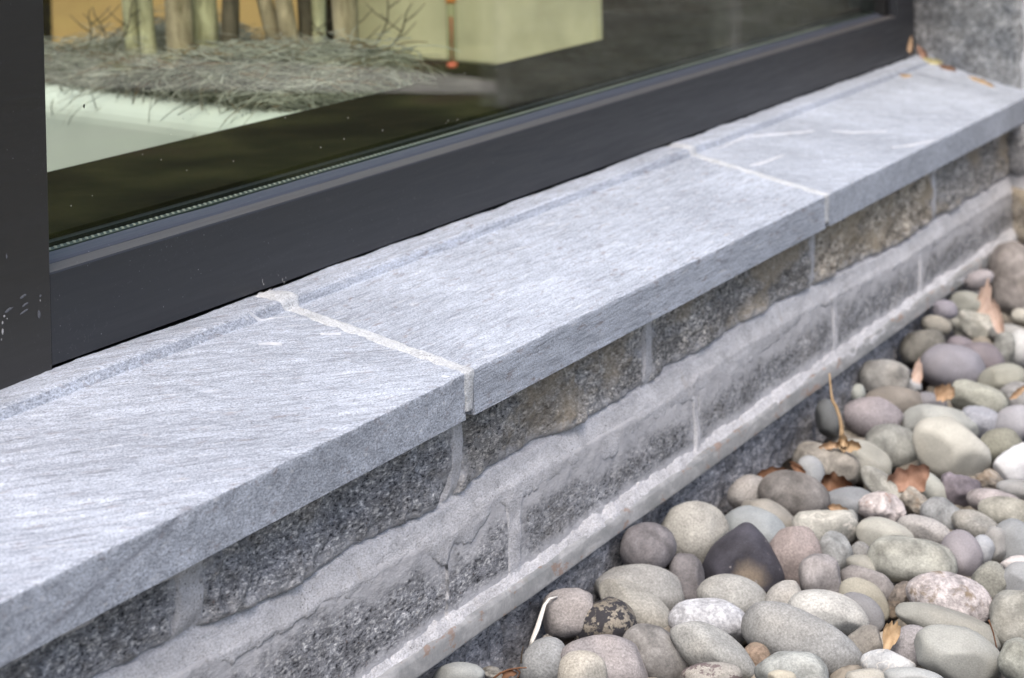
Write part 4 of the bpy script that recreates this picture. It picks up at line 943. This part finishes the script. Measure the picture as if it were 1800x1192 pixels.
# ------------------------------------------------------------------ leaves, twigs, plastic strip
def leaf_mat(name, c1, c2):
    n = N(name); f = n.noise(n.coord(), 70, 5, .7)
    return n.done(n.ramp(f, [(.3, c1), (.7, c2)]), .7, n.bump(f, .4, .002), spec=.3)
L_BR = leaf_mat('brown leaf', (.11, .055, .03, 1), (.21, .115, .07, 1)); L_RED = leaf_mat('reddish leaf', (.20, .11, .075, 1), (.35, .22, .165, 1))
L_TAN = leaf_mat('tan leaf', (.28, .19, .10, 1), (.46, .34, .22, 1)); L_OR = leaf_mat('orange leaf', (.25, .165, .10, 1), (.40, .28, .185, 1)); L_PINK = leaf_mat('faded pink leaf', (.40, .29, .24, 1), (.58, .46, .40, 1)); L_YEL = leaf_mat('yellow leaf', (.30, .27, .14, 1), (.45, .41, .24, 1))
def leaf(px, py, w, h, ang, mat, label, z=None, name='dry_leaf', curl=.35, seed=1, dpt=None, cat='leaf'):
    d = raydir(px, py); t = dpt / (d @ _f) if dpt else ((z if z is not None else -.345) - CAMP[2]) / d[2]
    if not dpt and (CAMP + t * d)[1] > -.01: t = (-.01 - CAMP[1]) / d[1]
    C = CAMP + t * d; sc = t / FPX; fwd = d / np.linalg.norm(d); rt = np.cross(fwd, [0, 0, 1.0]); rt /= np.linalg.norm(rt); up = np.cross(rt, fwd)
    nu, nv = 17, 9; u = np.linspace(-1, 1, nu)[:, None]; v = np.linspace(-1, 1, nv)[None, :]
    wid = (1 - np.abs(u) ** 2.2) ** .75 * (1 + .18 * np.sin(u * 11 + seed)) * .5 + .02
    w *= .88; h *= .88; a = u * w / 2 * sc + 0 * v; b = v * wid * h * sc + .10 * h * sc * np.sin(u * 3 + seed)
    c = curl * min(w, h) * sc * (v ** 2 * .8 + .35 * np.sin(u * 4 + seed) + .25 * fbm(n3(u * 2 + 0 * v, v * 2 + 0 * u, 0 * u * v), seed, 2))
    an = -math.radians(ang); ex = math.cos(an) * rt + math.sin(an) * up; ey = -math.sin(an) * rt + math.cos(an) * up
    P = (a[..., None] * ex + b[..., None] * ey - c[..., None] * fwd).reshape(-1, 3)
    F = gridfaces(nu, nv).tolist(); P2 = P + fwd * .0006; m = len(P); Vv = np.concatenate([P, P2]); F += [tuple(i + m for i in f[::-1]) for f in F]
    o = mobj(name, Vv, F, mat); o.location = C; tag(o, label, cat); return o
leaf(1360, 832, 78, 20, -8, L_BR, 'curled brown leaf edge behind the beige rounded stone', -.335, seed=2)
leaf(1402, 822, 16, 34, -60, L_BR, 'thin brown leaf scrap left of the cracked tan stone', -.335, seed=12)
leaf(1470, 852, 66, 40, 0, L_BR, 'brown curled leaf under the cracked tan stone', -.352, seed=3, curl=.5)
leaf(1598, 842, 92, 52, -26, L_RED, 'large reddish leaf between the cream oval and the long narrow stone', -.336, seed=4)
leaf(1566, 1116, 34, 56, 18, L_TAN, 'tan leaf standing between stones at the bottom', -.338, seed=5, curl=.2)
leaf(1660, 690, 42, 34, 20, L_OR, 'orange leaf below the large round purple-grey stone', -.330, seed=6, curl=.25)
leaf(1726, 542, 34, 92, 12, L_PINK, 'faded pink leaf lying by the far boulder', -.325, seed=7, curl=.3)
leaf(1752, 560, 24, 84, -14, L_PINK, 'narrow faded pink leaf leaning on the far boulder', -.32, seed=17, curl=.3)
leaf(1613, 656, 22, 44, 8, L_PINK, 'small pale pink leaf scrap left of the large round purple-grey stone', -.325, seed=8, curl=.2)
leaf(1476, 896, 50, 16, 14, L_OR, 'orange leaf scrap below the smooth slate-blue stone', -.335, seed=9)
leaf(1790, 690, 44, 12, -35, L_OR, 'thin orange leaf edge at the right border', -.325, seed=19)
leaf(890, 1186, 44, 14, -10, L_BR, 'orange brown leaf scrap on the soil at the bottom', -.385, seed=20)
leaf(1600, 80, 11, 32, 10, L_OR, 'thin orange leaf standing in the sill corner', None, seed=21, dpt=5.02, curl=.2)
leaf(1622, 94, 16, 34, -28, L_RED, 'reddish leaf leaning in the sill corner', None, seed=22, dpt=4.98, curl=.3)
leaf(1640, 107, 42, 12, 10, L_YEL, 'pale yellow leaf lying in the sill corner', None, seed=23, dpt=4.95, curl=.3)
leaf(1592, 133, 26, 7, 6, L_TAN, 'tiny tan leaf crumb on the sill near the corner', None, seed=24, dpt=4.86, curl=.2)
leaf(1665, 119, 40, 9, 20, L_BR, 'dark dry leaf crumb at the foot of the end wall', None, seed=25, dpt=4.93, curl=.2)
leaf(1725, 143, 60, 8, 24, L_TAN, 'line of tan leaf litter along the foot of the end wall', None, seed=26, dpt=4.83, curl=.2)
# dry leaf with its tall stalk
st = empty('stalked_leaf', tuple(at(1480, 775, 2, -.33))); tag(st, 'dry brown leaf with a tall bent stalk standing against the strip', 'leaf')
zc = -.33; base = at(1481, 782, 2, zc); Zb = (base - CAMP) @ _f
def onZ(px, py, Z): d = raydir(px, py); return CAMP + d * Z
SP = [(1480, 786, 7), (1480, 772, 5), (1479, 750, 3.6), (1476, 733, 3.2), (1470, 716, 3.2), (1463, 703, 3.0), (1461, 690, 2.2), (1459, 670, 1.9), (1458, 656, 1.2)]
MB().tube([tuple(onZ(a, b, Zb + .002 * i)) for i, (a, b, c) in enumerate(SP)], [c * Zb / FPX for a, b, c in SP], 8).build('stalk', L_TAN, st, True)
def leafpart(px, py, w, h, ang, mat, par, seed):
    o = leaf(px, py, w, h, ang, mat, None, None, 'leaf_blade', .5, seed, Zb - .01); 
    if 'category' in o: del o['category']
    loc = o.location.copy(); o.parent = par; o.matrix_parent_inverse = Matrix.Translation(-Vector(par.location)); return o
leafpart(1492, 784, 50, 22, 8, L_TAN, st, 31); leafpart(1458, 784, 44, 14, -4, L_OR, st, 32); leafpart(1482, 776, 22, 24, 0, L_TAN, st, 33)
# white plastic strip
WP = plain('white plastic', (.74, .74, .72, 1), .45, 60, .08, .05)
wp = [(979, 1049, 2.5, .03), (966, 1052, 3.0, .025), (957, 1063, 3.8, .02), (951, 1082, 4.8, .012), (944, 1105, 5.6, .006), (936, 1124, 4.6, 0), (931, 1138, 3.4, 0)]
Zw = (at(935, 1130, 1, .004) - CAMP) @ _f
s1 = empty('plastic_strip', tuple(onZ(935, 1130, Zw))); tag(s1, 'white plastic strip sticking up by the metal strip, taped near its foot', 'plastic strip')
MB().tube([tuple(onZ(a, b, Zw + e * 1.5)) for a, b, c, e in wp], [c * Zw / FPX for a, b, c, e in wp], 8, True, .35).build('upper_strip', WP, s1, True)
wp2 = [(929, 1144, 3.4), (924, 1158, 4.2), (921, 1172, 4.6)]
MB().tube([tuple(onZ(a, b, Zw)) for a, b, c in wp2], [c * Zw / FPX for a, b, c in wp2], 8, True, .35).build('lower_strip', WP, s1, True)
MB().tube([tuple(onZ(a, b, Zw - .002)) for a, b in ((924, 1150), (930, 1141), (936, 1136))], [4.5 * Zw / FPX, 6 * Zw / FPX, 4 * Zw / FPX], 8, True, .6).build('tape', L_BR, s1, True)
def twig(pts, r, mat, label, z=-.385):
    q_ = at(pts[0][0], pts[0][1], 2, z)
    if q_[1] > .0: q_ = at(pts[0][0], pts[0][1], 1, -.002)
    Zt = (q_ - CAMP) @ _f
    t = np.linspace(0, 1, 24); tt = np.linspace(0, 1, len(pts)); P = np.array(pts, float)
    px = np.interp(t, tt, P[:, 0]); py = np.interp(t, tt, P[:, 1])
    o = MB().tube([tuple(onZ(a, b, Zt)) for a, b in zip(px, py)], [r * Zt / FPX * (1 - .4 * q) for q in t], 6).build('twig', mat, None, True); tag(o, label, 'twig')
TW = leaf_mat('reddish twig', (.10, .05, .03, 1), (.22, .11, .06, 1))
twig([(868, 1192), (880, 1183), (895, 1177), (915, 1174), (926, 1174)], 2.0, TW, 'thin reddish twig arched below the white plastic strip')
twig([(908, 1176), (914, 1182), (910, 1190), (906, 1198)], 1.6, TW, 'short brown twig hooked under the reddish one')
twig([(916, 1166), (917, 1150), (920, 1136)], 1.8, B3, 'dark twig upright left of the white plastic strip')
twig([(934, 1146), (948, 1134), (962, 1122)], 4.0, L_TAN, 'pale tan stick behind the white plastic strip', -.39)
twig([(1738, 1090), (1746, 1112), (1752, 1140), (1762, 1165)], 1.6, TW, 'thin reddish twig at the right beside the big olive-grey stone', -.33)
stone(966, 1124, 22, 20, 0, 'rough', 'qz', (186, 178, 164), 'tiny whitish crumb of stone behind the white plastic strip', -.02)
stone(868, 1184, 40, 22, 10, 'rough', 'cr', (150, 146, 134), 'small pale broken stone on the soil at the bottom', -.02)

# ------------------------------------------------------------------ garden plants outside, seen mirrored in the glass
def bush(x, y, r, h, cols, label, seed):
    r_ = np.random.default_rng(seed); b = empty('garden_shrub', (x, y, -.43)); tag(b, label, 'shrub', 'shrubs across the garden path')
    for nm, c, cnt in cols:
        V = []; F = []
        for k in range(cnt):
            d = r_.normal(size=3); d /= np.linalg.norm(d); rr = r_.uniform(.55, 1) ** .5; p = np.array([x + d[0] * r * rr, y + d[1] * r * rr, -.43 + h * (.5 + .5 * d[2] * rr)])
            s = r_.uniform(.02, .045); a = r_.normal(size=3); a /= np.linalg.norm(a); bb = np.cross(a, r_.normal(size=3)); bb /= np.linalg.norm(bb); o_ = len(V)
            V += [tuple(p - a * s), tuple(p + bb * s * .5), tuple(p + a * s), tuple(p - bb * s * .5)]; F.append((o_, o_ + 1, o_ + 2, o_ + 3))
        o = mobj(nm, V, F, c, b, False); o['kind'] = 'stuff'
    MB().tube([(x, y, -.45), (x, y, -.43 + h * .6)], [.02, .012], 6).build('stem', B3, b)
LG = plain('green leaf', (.05, .075, .02, 1), .6, 20, .3, 0); LY = plain('yellow green leaf', (.32, .34, .05, 1), .6, 20, .3, 0); LP = plain('pink flower', (.45, .12, .14, 1), .6, 20, .2, 0)
SHL = ['low green shrub with a few yellow leaves across the pebbles', 'low shrub with pink flowers close to the pebbles', 'round shrub with yellow leaves mid garden', 'yellow-leaved shrub left of the garden path', 'tall yellow-leaved shrub before the path', 'plain green shrub in the far garden', 'tallest yellow-leaved shrub near the path', 'far shrub with scattered pink flowers']
for (i, (x, y, r, h, yel, pk)), lab in zip(enumerate([(.2, -2.0, .3, .35, 60, 0), (-.4, -1.75, .25, .28, 0, 40), (1.9, -3.4, .5, .8, 250, 0), (3.0, -3.2, .45, .9, 300, 0), (4.4, -3.6, .6, 1.0, 200, 0), (.8, -3.6, .5, .7, 60, 0), (5.8, -3.9, .6, 1.1, 260, 0), (-.6, -3.3, .5, .7, 0, 30)]), SHL):
    bush(x, y, r, h, [('leaves', LG, 700)] + ([('yellow_leaves', LY, yel)] if yel else []) + ([('flowers', LP, pk)] if pk else []), lab, 40 + i)

# unseen dark hedge, added so the far end of the glass mirrors something dark
hg = empty('reflection_hedge', (7.6, -3.8, -.43)); tag(hg, 'unseen dark hedge added to darken the reflection in the far glass', 'hedge')
r_ = np.random.default_rng(77); V = []; F = []
for k in range(9000):
    y = r_.uniform(-7.5, -.9); side = r_.random(); x = 7.2 + (.8 * r_.random() if side < .35 else r_.choice([0, .8])) + r_.normal(0, .03); z = -.42 + (1.25 + r_.normal(0, .04) if side < .35 else 1.25 * r_.random())
    p = np.array([x, y, z]); a = r_.normal(size=3); a /= np.linalg.norm(a); b = np.cross(a, r_.normal(size=3)); b /= np.linalg.norm(b); sz = r_.uniform(.03, .06); o_ = len(V)
    V += [tuple(p - a * sz), tuple(p + b * sz * .5), tuple(p + a * sz), tuple(p - b * sz * .5)]; F.append((o_, o_ + 1, o_ + 2, o_ + 3))
hl = mobj('leaves', V, F, plain('dark hedge leaf', (.014, .017, .007, 1), .9, 8, .5, 0, .04), hg, False); hl['kind'] = 'stuff'
MB().box(7.27, 7.93, -7.4, -1.0, -.43, .76, .05).build('hedge_core', plain('added hedge core', (.010, .010, .006, 1), .95, 40, .25, .2, .04), hg)  # solid dark core of the added hedge
